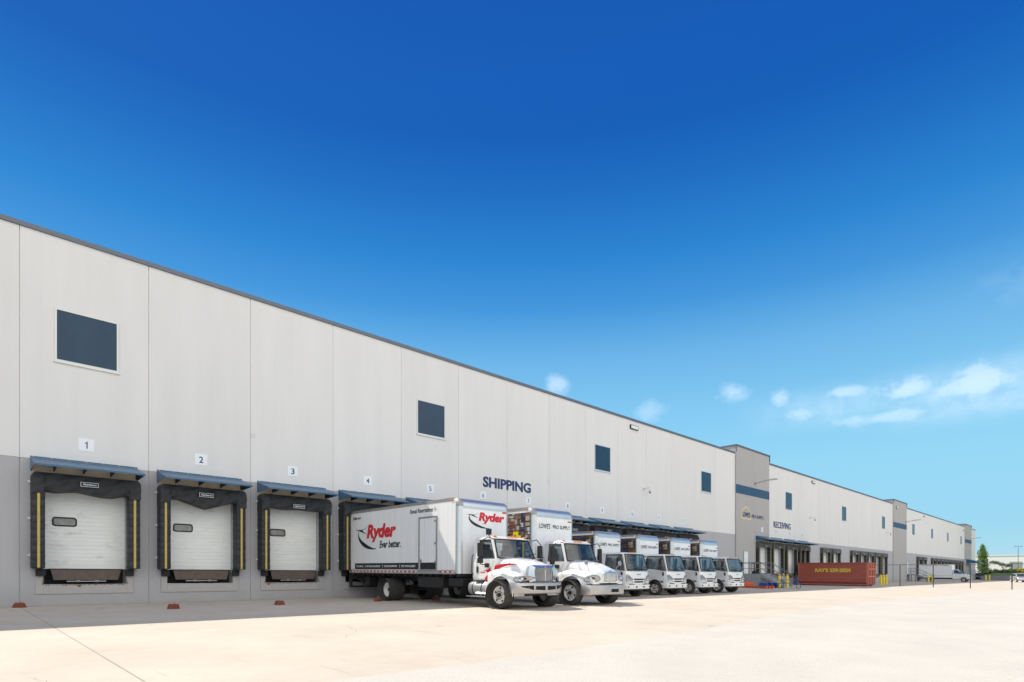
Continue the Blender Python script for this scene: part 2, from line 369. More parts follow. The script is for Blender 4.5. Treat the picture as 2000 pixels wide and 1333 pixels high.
def arc(cy, cz, r, a0, a1, n):
    return [(cy+r*math.cos(R(a0+(a1-a0)*i/n)), cz+r*math.sin(R(a0+(a1-a0)*i/n))) for i in range(n+1)]
SL = 0.01
def gz(y): return SL*max(min(y, 0), -45)

# ---------------------------------------------------------------- ground
def ground_mat():
    m = bpy.data.materials.new('yard_concrete'); m.use_nodes = True; t = m.node_tree; b = t.nodes['Principled BSDF']
    b.inputs['Roughness'].default_value = .9; b.inputs['Specular IOR Level'].default_value = .2
    c = t.nodes.new('ShaderNodeTexCoord'); sp = t.nodes.new('ShaderNodeSeparateXYZ'); t.links.new(c.outputs['Object'], sp.inputs[0])
    def noise(scale, det=6, ro=.6, sc=(1,1,1)):
        mp = t.nodes.new('ShaderNodeMapping'); mp.inputs['Scale'].default_value = sc; t.links.new(c.outputs['Object'], mp.inputs[0])
        n = t.nodes.new('ShaderNodeTexNoise'); n.inputs['Scale'].default_value = scale; n.inputs['Detail'].default_value = det; n.inputs['Roughness'].default_value = ro
        t.links.new(mp.outputs[0], n.inputs['Vector']); return n.outputs[0]
    def rng(x, a, b_, lo, hi):
        r = t.nodes.new('ShaderNodeMapRange'); r.inputs[1].default_value = a; r.inputs[2].default_value = b_; r.inputs[3].default_value = lo; r.inputs[4].default_value = hi
        t.links.new(x, r.inputs[0]); return r.outputs[0]
    mu = lambda a, b_: math_('MULTIPLY', a, b_, nt=t)
    f = mu(rng(noise(.35), .3, .7, .92, 1.07), rng(noise(2.2, 8, .7), .3, .7, .95, 1.05))
    f = mu(f, rng(noise(90, 3, .6), .3, .7, .95, 1.05))
    # dark tyre scuffs, swept towards the docks
    sc = rng(noise(.5, 9, .75, (1.6, .5, 1)), .60, .74, 1.0, .84); f = mu(f, sc)
    # sawn joints
    def joint(coord, start, pitch, w, dep):
        a = math_('SUBTRACT', coord, start, nt=t); fr = math_('ABSOLUTE', math_('SUBTRACT', math_('FRACT', math_('ADD', math_('DIVIDE', a, pitch, nt=t), .5, nt=t), nt=t), .5, nt=t), nt=t)
        return rng(mu(fr, pitch), w*.5, w, dep, 1.0)
    f = mu(f, joint(sp.outputs[0], 1.53, 14.46, .016, .66)); f = mu(f, joint(sp.outputs[0], 5.15, 3.615, .008, .85)); f = mu(f, joint(sp.outputs[1], -6.1, 6.1, .008, .82))
    s = t.nodes.new('ShaderNodeVectorMath'); s.operation = 'SCALE'; s.inputs[0].default_value = (.53, .468, .385); t.links.new(f, s.inputs['Scale'])
    def layer(prev, amount, c_):
        mx = t.nodes.new('ShaderNodeMix'); mx.data_type = 'RGBA'; t.links.new(amount, mx.inputs[0]); t.links.new(prev, mx.inputs[6]); mx.inputs[7].default_value = (*c_, 1); return mx.outputs[2]
    o_ = layer(s.outputs[0], rng(noise(.28, 6, .65), .55, .75, 0, .35), (.44, .36, .26))          # tan silt patches
    o_ = layer(o_, rng(noise(1.7, 3, .5), .70, .74, 0, .5), (.20, .18, .15))                       # oil drips
    o_ = layer(o_, mu(rng(noise(2.4, 7, .7, (1.4, .12, 1)), .60, .70, 0, .5), rng(noise(.12), .48, .56, 0, 1)), (.24, .22, .19))   # tyre tracks running to the docks
    # a few hairline cracks
    vo = t.nodes.new('ShaderNodeTexVoronoi'); vo.feature = 'DISTANCE_TO_EDGE'; vo.inputs['Scale'].default_value = .13
    mp = t.nodes.new('ShaderNodeMapping'); ad = t.nodes.new('ShaderNodeVectorMath'); ad.operation = 'ADD'; t.links.new(c.outputs['Object'], ad.inputs[0])
    nn = t.nodes.new('ShaderNodeTexNoise'); nn.inputs['Scale'].default_value = .7; nn.inputs['Detail'].default_value = 8; t.links.new(c.outputs['Object'], nn.inputs['Vector'])
    sc_ = t.nodes.new('ShaderNodeVectorMath'); sc_.operation = 'SCALE'; sc_.inputs['Scale'].default_value = 1.2; t.links.new(nn.outputs[1], sc_.inputs[0]); t.links.new(sc_.outputs[0], ad.inputs[1]); t.links.new(ad.outputs[0], vo.inputs['Vector'])
    o_ = layer(o_, mu(rng(vo.outputs['Distance'], .0004, .0014, .55, 0), rng(noise(.2), .5, .55, 0, 1)), (.16, .14, .12))
    t.links.new(o_, b.inputs['Base Color'])
    bp = t.nodes.new('ShaderNodeBump'); bp.inputs['Strength'].default_value = .15; bp.inputs['Distance'].default_value = .01
    t.links.new(noise(70, 4), bp.inputs['Height']); t.links.new(bp.outputs[0], b.inputs['Normal'])
    return m
def asphalt_mat():
    m = bpy.data.materials.new('old_paving'); m.use_nodes = True; t = m.node_tree; b = t.nodes['Principled BSDF']
    b.inputs['Roughness'].default_value = .92; b.inputs['Specular IOR Level'].default_value = .2
    c = t.nodes.new('ShaderNodeTexCoord')
    def noise(scale, det=6, ro=.6):
        n = t.nodes.new('ShaderNodeTexNoise'); n.inputs['Scale'].default_value = scale; n.inputs['Detail'].default_value = det; n.inputs['Roughness'].default_value = ro
        t.links.new(c.outputs['Object'], n.inputs['Vector']); return n.outputs[0]
    def rng(x, a, b_, lo, hi):
        r = t.nodes.new('ShaderNodeMapRange'); r.inputs[1].default_value = a; r.inputs[2].default_value = b_; r.inputs[3].default_value = lo; r.inputs[4].default_value = hi
        t.links.new(x, r.inputs[0]); return r.outputs[0]
    f = math_('MULTIPLY', rng(noise(.6), .3, .7, .93, 1.06), rng(noise(45, 4, .8), .3, .7, .80, 1.18), nt=t)
    f = math_('MULTIPLY', f, rng(noise(3.5, 9, .8), .62, .72, 1.0, .86), nt=t)
    s = t.nodes.new('ShaderNodeVectorMath'); s.operation = 'SCALE'; s.inputs[0].default_value = (.52, .49, .435); t.links.new(f, s.inputs['Scale'])
    t.links.new(s.outputs[0], b.inputs['Base Color'])
    bp = t.nodes.new('ShaderNodeBump'); bp.inputs['Strength'].default_value = .5; bp.inputs['Distance'].default_value = .01
    t.links.new(noise(60, 5), bp.inputs['Height']); t.links.new(bp.outputs[0], b.inputs['Normal'])
    return m
g = MB()
ys = [-2500, -400, -45, -20, 0, 400, 2500]; xs = [-2500, -300, -50, 0, 50, 150, 400, 3000]
vs = [(x, y, gz(y)) for y in ys for x in xs]; nx = len(xs)
g.add(vs, [(j*nx+i, j*nx+i+1, (j+1)*nx+i+1, (j+1)*nx+i) for j in range(len(ys)-1) for i in range(nx-1)])
tag(g.build('ground', ground_mat()), kind='structure')
# older, coarser paving nearer the camera; ragged seam
random.seed(5)
edge = [(-60, -18.2), (-10, -18.4), (2, -18.45), (5.8, -18.5), (8.5, -18.45), (11.7, -18.25), (17, -17.7), (25.8, -17.0), (38, -17.3), (66, -18.6), (120, -21), (400, -40)]
pts = []
for (a, b_) in zip(edge, edge[1:]):
    n = max(1, int(min((b_[0]-a[0])/.45, 60)))
    for i in range(n): pts.append((a[0]+(b_[0]-a[0])*i/n, a[1]+(b_[1]-a[1])*i/n+random.uniform(-.035, .035)))
pts.append(edge[-1])
a_ = MB(); v = []; n = len(pts)
for x, y in pts: v.append((x, y, gz(y)+.004))
for x, y in pts: v.append((x, -45.0, gz(-45)+.004))
for x, y in pts: v.append((x, -400.0, gz(-45)+.004))
a_.add(v, [(i, i+1, n+i+1, n+i) for i in range(n-1)]+[(n+i, n+i+1, 2*n+i+1, 2*n+i) for i in range(n-1)])
tag(a_.build('old_paving', asphalt_mat()), kind='structure')

# ---------------------------------------------------------------- warehouse
P = 3.615; X0 = 1.53; ZB = 4.88; ZT = 12.33
DOCK_A = [3.29+P*i for i in range(12)]
DOCK_B = [58.05, 61.75, 65.4, 69.1]
DOCK_C = [76.2, 79.85, 87.4, 91.0, 94.6, 98.1, 101.6]
DOCK_D = [124.4, 128.1]+[135.9+3.66*i for i in range(9)]
bld = empty('warehouse', (0, 0, 0))
tag(bld, 'long light grey concrete warehouse with dark coping, grey base band and many loading docks', 'warehouse')
HOLE = 1.16
# upper walls
def upper(mb, xa, xb, joints, zt, y0=0.0, z0=ZB+.006):
    xs_ = sorted([xa]+[j for j in joints if xa+.2 < j < xb-.2]+[xb])
    for a, b_ in zip(xs_, xs_[1:]): mb.box(a+.007, b_-.007, y0, y0+.2, z0, zt)
jA = [X0+P*i for i in range(-6, 14)]
for a, b_, js, zt in ((-21, 52.35, jA, ZT+.02), (59.75, 107.2, [59.75+3.65*i for i in range(14)], ZT), (115.5, 170, [115.5+3.64*i for i in range(16)], ZT), (178.4, 185, [181.7], ZT)):
    w = MB(); upper(w, a, b_, js, zt); w.build('wall', M['wall'], bld, bev=.007, seg=2)
w = MB(); w.box(-20.9, 184.9, .015, .5, 0, 12.2); w.box(-20.9, 184.9, .5, 60, 0, 11.9)
# base band with door openings and leveler pits
def cell(mb, x0, x1, h0, h1, y0, y1, z0, z1, g0, g1):
    """one slab with a rectangular opening, as a single clean shell"""
    o = [(x0, z0), (x1, z0), (x1, z1), (x0, z1)]; i_ = [(h0, g0), (h1, g0), (h1, g1), (h0, g1)]
    v = [(a, y0, b_) for a, b_ in o+i_]+[(a, y1, b_) for a, b_ in o+i_]; f = []
    for k in range(4):
        n = (k+1) % 4; f += [(k, n, 4+n, 4+k), (8+n, 8+k, 12+k, 12+n), (k, 8+k, 8+n, n), (4+k, 4+n, 12+n, 12+k)]
    mb.add(v, f)
def band(mb, xa, xb, docks, joints, z1=ZB, y0=0.0):
    xs_ = sorted([xa]+[j for j in joints if xa+.2 < j < xb-.2]+[xb])
    for a, b_ in zip(xs_, xs_[1:]):
        d = [c for c in docks if a < c < b_]
        a2, b2 = a+.009, b_-.009
        cur = a2
        if not d: mb.box(a2, b2, y0, y0+.25, 0, z1); continue
        cell(mb, a2, b2, d[0]-HOLE, d[0]+HOLE, y0, y0+.25, 0, z1, .72, 3.95)
bm_ = MB()
def bb_():
    global bm_
    bm_.build('base_band', M['band'], bld, bev=.012); bm_ = MB()
band(bm_, -21, 52.35, DOCK_A, jA); bb_()
jB = [59.92, 63.57, 67.2, 71.0, 74.6, 78.02, 81.8, 85.6, 89.2, 92.8, 96.35, 99.85, 103.5]
band(bm_, 59.92, 107.2, DOCK_B[1:]+DOCK_C, jB); bb_()
jD = [115.5, 119, 122.5, 126.25, 130, 134.0]+[134.05+3.66*i for i in range(1, 10)]
band(bm_, 115.5, 170, DOCK_D, jD); bb_(); band(bm_, 178.4, 185, [], [])
bm_.build('base_band', M['band'], bld, bev=.012)
# backing core (behind openings): kept behind the doors
core = MB()
core.box(-21, 185, .42, 60, 0, 12.0)
core.build('rear_volume', M['backing'], bld)
for a, b_, js in ((-21, 52.3, jA), (59.8, 107.1, jB), (115.6, 169.9, jD)):
    jt = MB()
    for j in (js if a < 50 else [a-.05+3.645*i for i in range(1, 15)]):
        if a+.5 < j < b_-.5: jt.box(j-.03, j+.03, .022, .2, ZB+.1, 12.2)
    for j in js:
        if a+.5 < j < b_-.5: jt.box(j-.03, j+.03, .03, .25, 0, ZB-.1)
    jt.box(a+.1, b_-.1, .05, .2, ZB-.1, ZB+.1); jt.build('joint_sealant', M['backing'], bld)
# towers
TW = [(52.35, 59.75, 56.05, 13.08, [58.05]), (107.2, 115.5, 111.35, 13.02, []), (170, 178.4, 174.2, 12.98, [])]
for (a, b_, j, zt, dk) in TW:
    t_ = MB()
    for (p, q) in ((a, j), (j, b_)):
        d = [c for c in dk if p < c < q]; p2, q2 = p+.006, q-.006
        if d:
            c = d[0]; cell(t_, p2, q2, c-HOLE, c+HOLE, -.12, .3, 0, 8.7, .72, 3.95)
        else: t_.box(p2, q2, -.12, .41, 0, 8.7)
        t_.box(p2, q2, -.12, 3.0 if p == a else 3.0, 9.52, zt)
    t_.box(a+.02, b_-.02, -.10, .3, 8.7, 9.52)
    tw = t_.build('tower', M['tower'], bld, bev=.01)
    s_ = MB(); s_.box(a+.004, j-.006, -.132, -.101, 8.702, 9.518); s_.box(j+.006, b_-.004, -.132, -.101, 8.702, 9.518); s_.build('blue_stripe', M['stripe'], tw)
    c_ = MB(); c_.box(a-.07, b_+.07, -.20, 3.08, zt, zt+.13); c_.box(a-.05, a-.004, -.19, -.10, 12.52, zt); c_.box(b_+.004, b_+.05, -.19, -.10, 12.52, zt)
    c_.build('coping', M['coping'], tw)
c_ = MB()
for a, b_ in ((-21, 52.28), (59.83, 107.12), (115.58, 169.92), (178.48, 185.05)): c_.box(a, b_, -.06, .5, ZT+.02 if a < 50 else ZT+.0, 12.50); c_.build('coping', M['coping'], bld); c_ = MB()
# pale strip stands in for the highlight along the reveal between band and wall
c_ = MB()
for a, b_ in ((-21, 52.34), (59.76, 107.19), (115.51, 169.99)): c_.box(a, b_, -.012, .0, ZB-.03, ZB+.005); c_.build('reveal_highlight', M['wall'], bld); c_ = MB()
# windows
WIN = [(3.32, 1.8), (17.81, 1.8), (32.27, 1.8), (46.85, 1.8), (65.1, 1.7), (83.5, 1.6), (101.9, 1.5), (120.7, 1.6), (135.5, 1.5), (150.4, 1.4), (165.4, 1.4)]
fr = None
for (x, ww) in WIN:
    h = 1.78; z0 = 8.2
    if fr is None:
        m_ = MB()
        for (a, b_, c, d) in ((-.9, .9, 0, .06), (-.9, .9, h-.06, h), (-.9, -.84, .06, h-.06), (.84, .9, .06, h-.06)): m_.box(a, b_, -.03, .03, c, d)
        m_.box(-.93, .93, -.05, .0, -.05, -.003)
        fr = m_.build('window', M['winframe'], bld); pn = MB(); pn.box(-.84, .84, -.012, .01, .06, h-.06); pane = pn.build('pane', M['winglass'], fr)
        f2 = fr
    else:
        f2 = fr.copy(); col.objects.link(f2); p2 = pane.copy(); p2.parent = f2; col.objects.link(p2)
    if x > 60: f2.material_slots[0].link = 'OBJECT'; f2.material_slots[0].material = M['rail']
    f2.location = (x, 0, z0); f2.scale = (ww/1.8, 1, 1)

# ----- dock kit (built round x = 0, wall face y = 0)
def dock_parts():
    out = []
    # door: ribbed sectional panels
    d = MB(); z = 1.24; prof = []
    while z < 3.94:
        nz = z+.1355
        prof += [(.20, z), (.20, nz-.022), (.214, nz-.016), (.214, nz-.006)]
        z = nz
    prof += [(.20, 3.98), (.30, 3.98), (.30, 1.24)]
    d.prism(prof, -1.15, 1.15)
    door = d.build('dock_door', M['door'], bld)
    f = MB(); f.loft([[(x, .175, z) for x, _, z in [(p[0], 0, p[1]) for p in rr]] for rr in (
        [(p[0], p[1]) for p in rrect(-.95, -.27, 2.66, 2.98, .09, 0)],)]+[], False, False) if False else None
    ro = [(p[0], .185, p[1]) for p in rrect(-.92, -.24, 2.68, 2.99, .09, 0)]; ri = [(p[0], .185, p[1]) for p in rrect(-.875, -.285, 2.725, 2.945, .06, 0)]
    rb = [(p[0], .212, p[2]) for p in ro]
    n = len(ro); f = MB(); f.add(ro+ri+rb, [(i, (i+1)%n, n+(i+1)%n, n+i) for i in range(n)]+[(i, (i+1)%n, 2*n+(i+1)%n, 2*n+i) for i in range(n)])
    wf = f.build('door_window', M['black'], door)
    f = MB(); f.add([(p[0], .192, p[2]) for p in ri], [tuple(range(n))]); f.build('pane', mat('door_pane', (.22, .21, .19), .12, 0, .45, 3.5, spec=.9), wf)
    out.append(door)
    # jamb reveal, track
    j = MB()
    for s in (-1, 1): j.box(s*1.15, s*1.158, .0, .3, 1.24, 3.94)
    # side pads with pleats
    for s in (-1, 1):
        p_ = MB(); z = 1.25; k = 0
        rings = []
        random.seed(7+s)
        while z < 4.0:
            nz = min(z+.245, 4.02)
            for (zz, o) in ((z, 0), (z+.02, .022), (nz-.02, .022+random.uniform(-.006, .008)), (nz-.001, 0)):
                rings.append(rrect(-.16-o*.6, .16+o*.4, -.50-o*.6, -.004, .03, zz, 2))
            z = nz
        p_.loft(rings)
        pad = p_.build('seal_pad', M['pad'], bld, smooth=True); pad.location = (s*1.325, 0, 0); out.append(pad)
        y_ = MB(); 
        for q in range(20): y_.box(-.036, .036, -.530, -.517, 1.27+q*.1225, 1.27+q*.1225+.121)
        y_.build('yellow_stripe', M['yellow'], pad)
    return out
dk = dock_parts()
def curtain(kind):
    """sagging head curtain; kind changes how it hangs"""
    c = MB(); nx_ = 60; nz_ = 9; rows = []
    random.seed(40+kind)
    ph = random.uniform(0, 6)
    for k in range(nz_+1):
        r = []
        for i in range(nx_+1):
            x = -1.50+3.0*i/nx_; u = abs(x)/1.5
            if kind == 0: sag = .10*(1-u**4)+.10*max(0, 1-abs(x-.75)/.5)+.04*math.sin(x*5)
            elif kind == 1: sag = .30*max(0, 1-abs(x-.1)/.95)+.02
            else: sag = .07*(1-u**2)+.02*math.sin(x*4+ph)
            if u > .79: sag = .20
            zb = 3.88-sag
            zt = 4.36-(.10*max(0, (u-.93)/.07)**2)
            z = zt+(zb-zt)*k/nz_
            y = -.52-.05*math.sin(math.pi*k/nz_)-.018*math.sin(x*9+k*1.3+ph)-.012*math.sin(x*21+k*.8)
            if u > .79: y -= .035
            r.append((x, y, z))
        rows.append(r)
    v = [p for r in rows for p in r]; n = nx_+1
    f = [(k*n+i, k*n+i+1, (k+1)*n+i+1, (k+1)*n+i) for k in range(nz_) for i in range(nx_)]
    nv = len(v); v += [(p[0], -.008, p[2]) for p in rows[0]]+[(p[0], -.008, p[2]) for p in rows[-1]]
    f += [(i, i+1, nv+i+1, nv+i) for i in range(nx_)]+[((nz_)*n+i, (nz_)*n+i+1, nv+n+i+1, nv+n+i) for i in range(nx_)]
    f += [tuple([k*n for k in range(nz_+1)]+[nv+n, nv]), tuple([k*n+nx_ for k in range(nz_+1)]+[nv+n+nx_, nv+nx_])]
    c.add(v, f); cu = c.build('head_curtain', M['pad'], bld, smooth=True)
    zt_ = 3.98 if kind != 2 else 3.85
    tg = MB(); tg.box(-.25, .25, -.645, -.628, zt_, zt_+.16); tgo = tg.build('name_tag', M['black'], cu)
    t2 = MB(); e = .012
    for (a, b_, c1, d1) in ((-.245, .245, .005, .005+e), (-.245, .245, .155-e, .155), (-.245, -.245+e, .005+e, .155-e), (.245-e, .245, .005+e, .155-e)): t2.box(a, b_, -.650, -.6455, zt_+c1, zt_+d1)
    add_text(t2, 'Fairborn', Mfront(-.19, -.646, zt_+.055), w=.38, h=.062, bold=.02, shear=.4)
    t2.build('lettering', M['sign'], tgo)
    return cu
CUR = [curtain(0), curtain(1), curtain(2)]
def leveler():
    l = MB(); l.prism([(-.99, 1.225), (.99, 1.225), (.90, .86), (-.90, .86)], -.10, -.06, 'y')
    l.prism([(-1.0, 1.232), (1.0, 1.232), (1.0, 1.245), (-1.0, 1.245)], -.14, .25, 'y')
    lv = l.build('dock_leveler', M['rustlip'], bld, bev=.008)
    b = MB(); b.box(-.55, .55, -.075, -.02, .80, .835); b.tube((-.3, -.08, .82), (-.2, -.08, .82), .035, 8); b.tube((.22, -.08, .82), (.34, -.08, .82), .035, 8); b.build('lip_hinge', M['aludull'], lv)
    b = MB(); b.box(-1.1, 1.1, .24, .3, .725, 1.23); b.build('pit', M['dark'], lv)
    return lv
LV = leveler()
def pitframe():
    b = MB()
    b.box(-1.37, -1.165, -.03, -.002, .40, .985); b.box(1.165, 1.37, -.03, -.002, .40, .985); b.box(-1.165, 1.165, -.03, -.002, .40, .705)
    return b.build('pit_surround', mat('pit_concrete', (.40, .385, .375), .85, var=.06, vscale=4, grime=((.24, .11, .05), .64, 3.0)), bld, bev=.006)
PF = pitframe()
def bumper():
    b = MB(); b.box(-.13, .13, -.14, -.034, 1.0, 1.235)
    return b.build('dock_bumper', M['black'], bld, bev=.01)
BU = bumper()
def canopy():
    c = MB(); p = 1.22; W = 1.5
    c.prism([(-.002, 4.88), (-.002, 4.85), (-p, 4.475), (-p-.012, 4.475), (-p-.012, 4.535)], -W, W)
    c.prism([(-.002, 4.875), (-.002, 4.44), (-p+.02, 4.478)], -W, -W+.012); c.prism([(-.002, 4.875), (-.002, 4.44), (-p+.02, 4.478)], W-.012, W)
    c.box(-W, W, -.02, -.001, 4.885, 4.93)
    c.cur = 1
    for i in range(7): x = -1.42+i*.473; c.cbox((x, -.03, 4.908), (.03, .014, .03))
    c.cur = 0
    ca = c.build('canopy', [M['awning'], M['steel']], bld)
    for x in (-.9, -.1, .68, 1.44):
        b = MB(); b.prism([(-.07, 4.80), (-.07, 4.47), (-.9, 4.535)], x-.012, x+.012); b.build('canopy_bracket', M['awndark'], ca)
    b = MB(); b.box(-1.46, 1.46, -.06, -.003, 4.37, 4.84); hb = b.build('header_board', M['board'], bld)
    return ca, hb
CA, HB = canopy()
def clip_proto():
    b = MB(); b.box(-.035, .035, -.06, -.003, 0, .06); return b.build('seal_clip', M['white'], bld)
BR = clip_proto()
def rust(seed):
    rnd = random.Random(seed); b = MB(); x = -1.12
    while x < 1.1:
        w_ = rnd.uniform(.04, .16); h_ = rnd.uniform(.008, .035)*(3 if rnd.random() < .2 else 1)
        b.add([(x, -.0345, .704), (x+w_, -.0345, .704), (x+w_*.8, -.0345, .704-h_*.7), (x+w_*.45, -.0345, .704-h_), (x+w_*.15, -.0345, .704-h_*.5)], [(0, 1, 2, 3, 4)]); x += w_*rnd.uniform(.7, 1.6)
    for s_ in (-1, 1): b.add([(s_*1.17, -.0345, .90), (s_*1.20, -.0345, .72), (s_*1.17, -.0345, .70)], [(0, 1, 2)])
    return b.build('rust_stain', mat('rust', (.22, .10, .045), .9, var=.35, vscale=14), bld)
RU = [rust(1), rust(2)]
first = True
def put(o, dx, y=0):
    c = copy_tree(o, bld); c.location = (o.location.x+dx, y, 0); return c
proto = dk+[LV, PF]
alld = [(x, 0, 'A') for x in DOCK_A]+[(58.05, -.12, 'B')]+[(x, 0, 'B') for x in DOCK_B[1:]]+[(x, 0, 'C') for x in DOCK_C+DOCK_D]
for i, (x, y, k) in enumerate(alld):
    for o in proto:
        if k == 'B' and x == 69.1 and o.name.startswith('dock_door'): continue
        c = put(o, x, y)
        if k != 'A' and o.name.startswith('seal_pad'): c.scale.y = .6
    for s in (-1.24, 1.24): put(BU, x+s, y)
    cc = put(CUR[0] if i == 0 else CUR[1] if i in (1, 8) else CUR[2], x, y)
    if k != 'A':
        cc.scale.y = .6; cc.material_slots[0].link = 'OBJECT'; cc.material_slots[0].material = M['padgrey']
    if i < 8:
        for sx_ in (-1.525, 1.525):
            for zz in (1.65, 2.85, 4.05): c = put(BR, x+sx_, y); c.location.z = zz
    if i in (0, 2): put(RU[i//2], x, y)
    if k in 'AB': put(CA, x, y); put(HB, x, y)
def drop(o):
    for c in kids(o): drop(c)
    bpy.data.objects.remove(o)
for o in proto+CUR+RU+[BU, CA, HB, BR]: drop(o)
# near-black panel stands in for the shade inside the open door of dock 16
b = MB(); b.box(67.95, 70.25, .28, .32, 1.24, 3.95); b.build('doorway_shade', M['dark'], bld)
# personnel doors
def pdoor(x, y, z0=1.2):
    d = MB(); d.box(x-.46, x+.46, y-.03, y-.004, z0, z0+2.1); o = d.build('access_door', M['white'], bld)
    f = MB(); f.box(x-.53, x-.47, y-.05, y-.004, z0, z0+2.16); f.box(x+.47, x+.53, y-.05, y-.004, z0, z0+2.16); f.box(x-.47, x+.47, y-.05, y-.004, z0+2.11, z0+2.16); f.build('frame', M['steel'], o)
    h = MB(); h.box(x+.34, x+.42, y-.09, y-.031, z0+1.0, z0+1.04); h.build('handle', M['steel'], o)
    s = MB(); s.box(x-.12, x+.12, y-.036, y-.031, z0+1.45, z0+1.7); s.build('door_notice', M['sign'], o)
pdoor(54.35, -.12); pdoor(116.6, 0); pdoor(173.2, -.12)
# small cast marks on the panels
v_ = MB(); n = 16
for (x, z) in ((8.85, 6.75), (26.75, 6.9)):
    r0 = [(x+.085*math.cos(2*math.pi*i/n), -.008, z+.085*math.sin(2*math.pi*i/n)) for i in range(n)]; r1 = [(x+.06*math.cos(2*math.pi*i/n), -.008, z+.06*math.sin(2*math.pi*i/n)) for i in range(n)]
    v_.add(r0+r1, [(i, (i+1)%n, n+(i+1)%n, n+i) for i in range(n)])
v_.build('lifting_insert', M['backing'], bld)
# entrance canopy at the far tower
e_ = MB(); e_.prism([(-.125, 4.9), (-.125, 4.0), (-2.6, 3.9), (-2.6, 4.1)], 171.2, 176.0); e_.build('entrance_canopy', M['awning'], bld)

# ---------------------------------------------------------------- signs and lettering on the wall
for i, x in enumerate(DOCK_A):
    b = MB(); b.box(x-.22, x+.22, -.012, -.002, 5.29, 5.72); 
    s = b.build('number_sign', M['sign'], origin=(x, -.002, 5.29))
    t_ = MB(); n_ = str(i+1); add_number(t_, n_, Mfront(0, -.0115, .09), .25, .02 if i < 3 else .005); t_.build('lettering', M['navy'], s)
    tag(s, 'white square dock sign with the dark blue number %d' % (i+1), 'number sign', 'dock number signs')
for i, x in enumerate(DOCK_B):
    y = -.12 if i == 0 else 0
    b = MB(); b.box(x-.22, x+.22, y-.012, y-.002, 5.35, 5.80); s = b.build('number_sign', M['sign'] if i == 0 else mat('sign_pale', (.70, .71, .71), .5), origin=(x, y-.002, 5.35))
    t_ = MB(); add_number(t_, str(13+i), Mfront(0, -.0115, .12), .22, .0); t_.build('lettering', M['navy'], s)
    tag(s, 'small dock sign with the dark blue number %d beside the RECEIVING letters' % (13+i), 'number sign', 'dock number signs')
def wallword(txt, x0, w, z, h, lab, bold=.03):
    t_ = MB(); v, f = text_geo(txt, w, h, bold, 0, 0)
    t_.add(v, f, Mfront(x0, -.004, z)); o = t_.build('wall_lettering', M['navy'], origin=(x0, 0, z))
    md = o.modifiers.new('solid', 'SOLIDIFY'); md.thickness = .02; md.offset = 0
    o.location.y = -.014
    tag(o, lab, 'lettering'); return o
wallword('SHIPPING', 21.35, 3.82, 6.02, .57, 'dark blue capital letters reading SHIPPING on the light grey wall')
wallword('RECEIVING', 61.1, 4.5, 6.0, .66, 'dark blue capital letters reading RECEIVING on the light grey wall', .01)
lg = empty('store_sign', (53.4, -.12, 6.5)); tag(lg, 'yellow outlined house logo and dark blue LOWE\'S PRO SUPPLY. letters on the grey tower', 'sign')
t_ = MB(); add_text(t_, "LOWE'S", Mfront(.30, -.012, .12), w=1.55, h=.42, bold=.03); add_text(t_, "PRO SUPPLY.", Mfront(2.2, -.012, .10), w=2.9, h=.33, bold=.02)
t_.build('lettering', M['navy'], lg)
def house(mb, Mx, w, h, t):
    out = [(0, 0), (w, 0), (w, h*.60), (w*.5, h), (0, h*.60)]; c = (w/2, h*.42)
    inn = [(c[0]+(p[0]-c[0])*(1-2*t/w), c[1]+(p[1]-c[1])*(1-2*t/h)) for p in out]
    mb.add([(p[0], p[1], .006) for p in out+inn], [(i, (i+1)%5, 5+(i+1)%5, 5+i) for i in range(5)], Mx)
t_ = MB(); house(t_, Mfront(.0, -.006, -.12), 2.1, 1.25, .10); t_.build('house_outline', M['gold'], lg)

# ---------------------------------------------------------------- wall lamps and cameras
def wall_pack(x, y, z, lab):
    o = MB(); o.box(-.5, .5, -.10, -.002, 0, .30); r = o.build('wall_lamp', M['frame'], bev=.01); r.location = (x, y, z)
    l = MB(); l.box(-.44, .44, -.11, -.101, .045, .255); l.build('diffuser', M['white'], r); tag(r, lab, 'wall lamp', 'box lamps under the coping')
wall_pack(36.0, 0, 11.72, 'black framed rectangular wall lamp under the coping above dock 10')
wall_pack(72.4, 0, 11.75, 'small framed wall lamp under the coping right of the RECEIVING letters')
wall_pack(109.1, -.12, 11.75, 'small box lamp high on the second grey tower')
wall_pack(128.9, 0, 11.75, 'small box lamp under the coping between the second and third towers')
wall_pack(168.5, 0, 11.3, 'small box lamp under the coping beside the third tower')
def arm_lamp(x, y, z, lab):
    r = empty('arm_lamp', (x, y, z))
    m_ = MB(); m_.cbox((0, -.03, -.02), (.25, .06, .25)); m_.tube((0, -.05, 0), (0, -1.1, .16), .035, 8); m_.build('arm', M['aludull'], r)
    m_ = MB(); m_.cbox((0, -1.6, .2), (.34, 1.1, .12)); m_.build('lamp_head', M['winframe'], r, bev=.03)
    tag(r, lab, 'wall lamp', 'long armed lamps on the towers')
arm_lamp(56.4, -.12, 10.0, 'pale long armed floodlight sticking out of the first grey tower above its blue stripe')
arm_lamp(114.9, -.12, 10.0, 'thin long armed floodlight sticking out of the second grey tower')
arm_lamp(176.5, -.12, 9.8, 'thin long armed floodlight on the third and farthest tower')
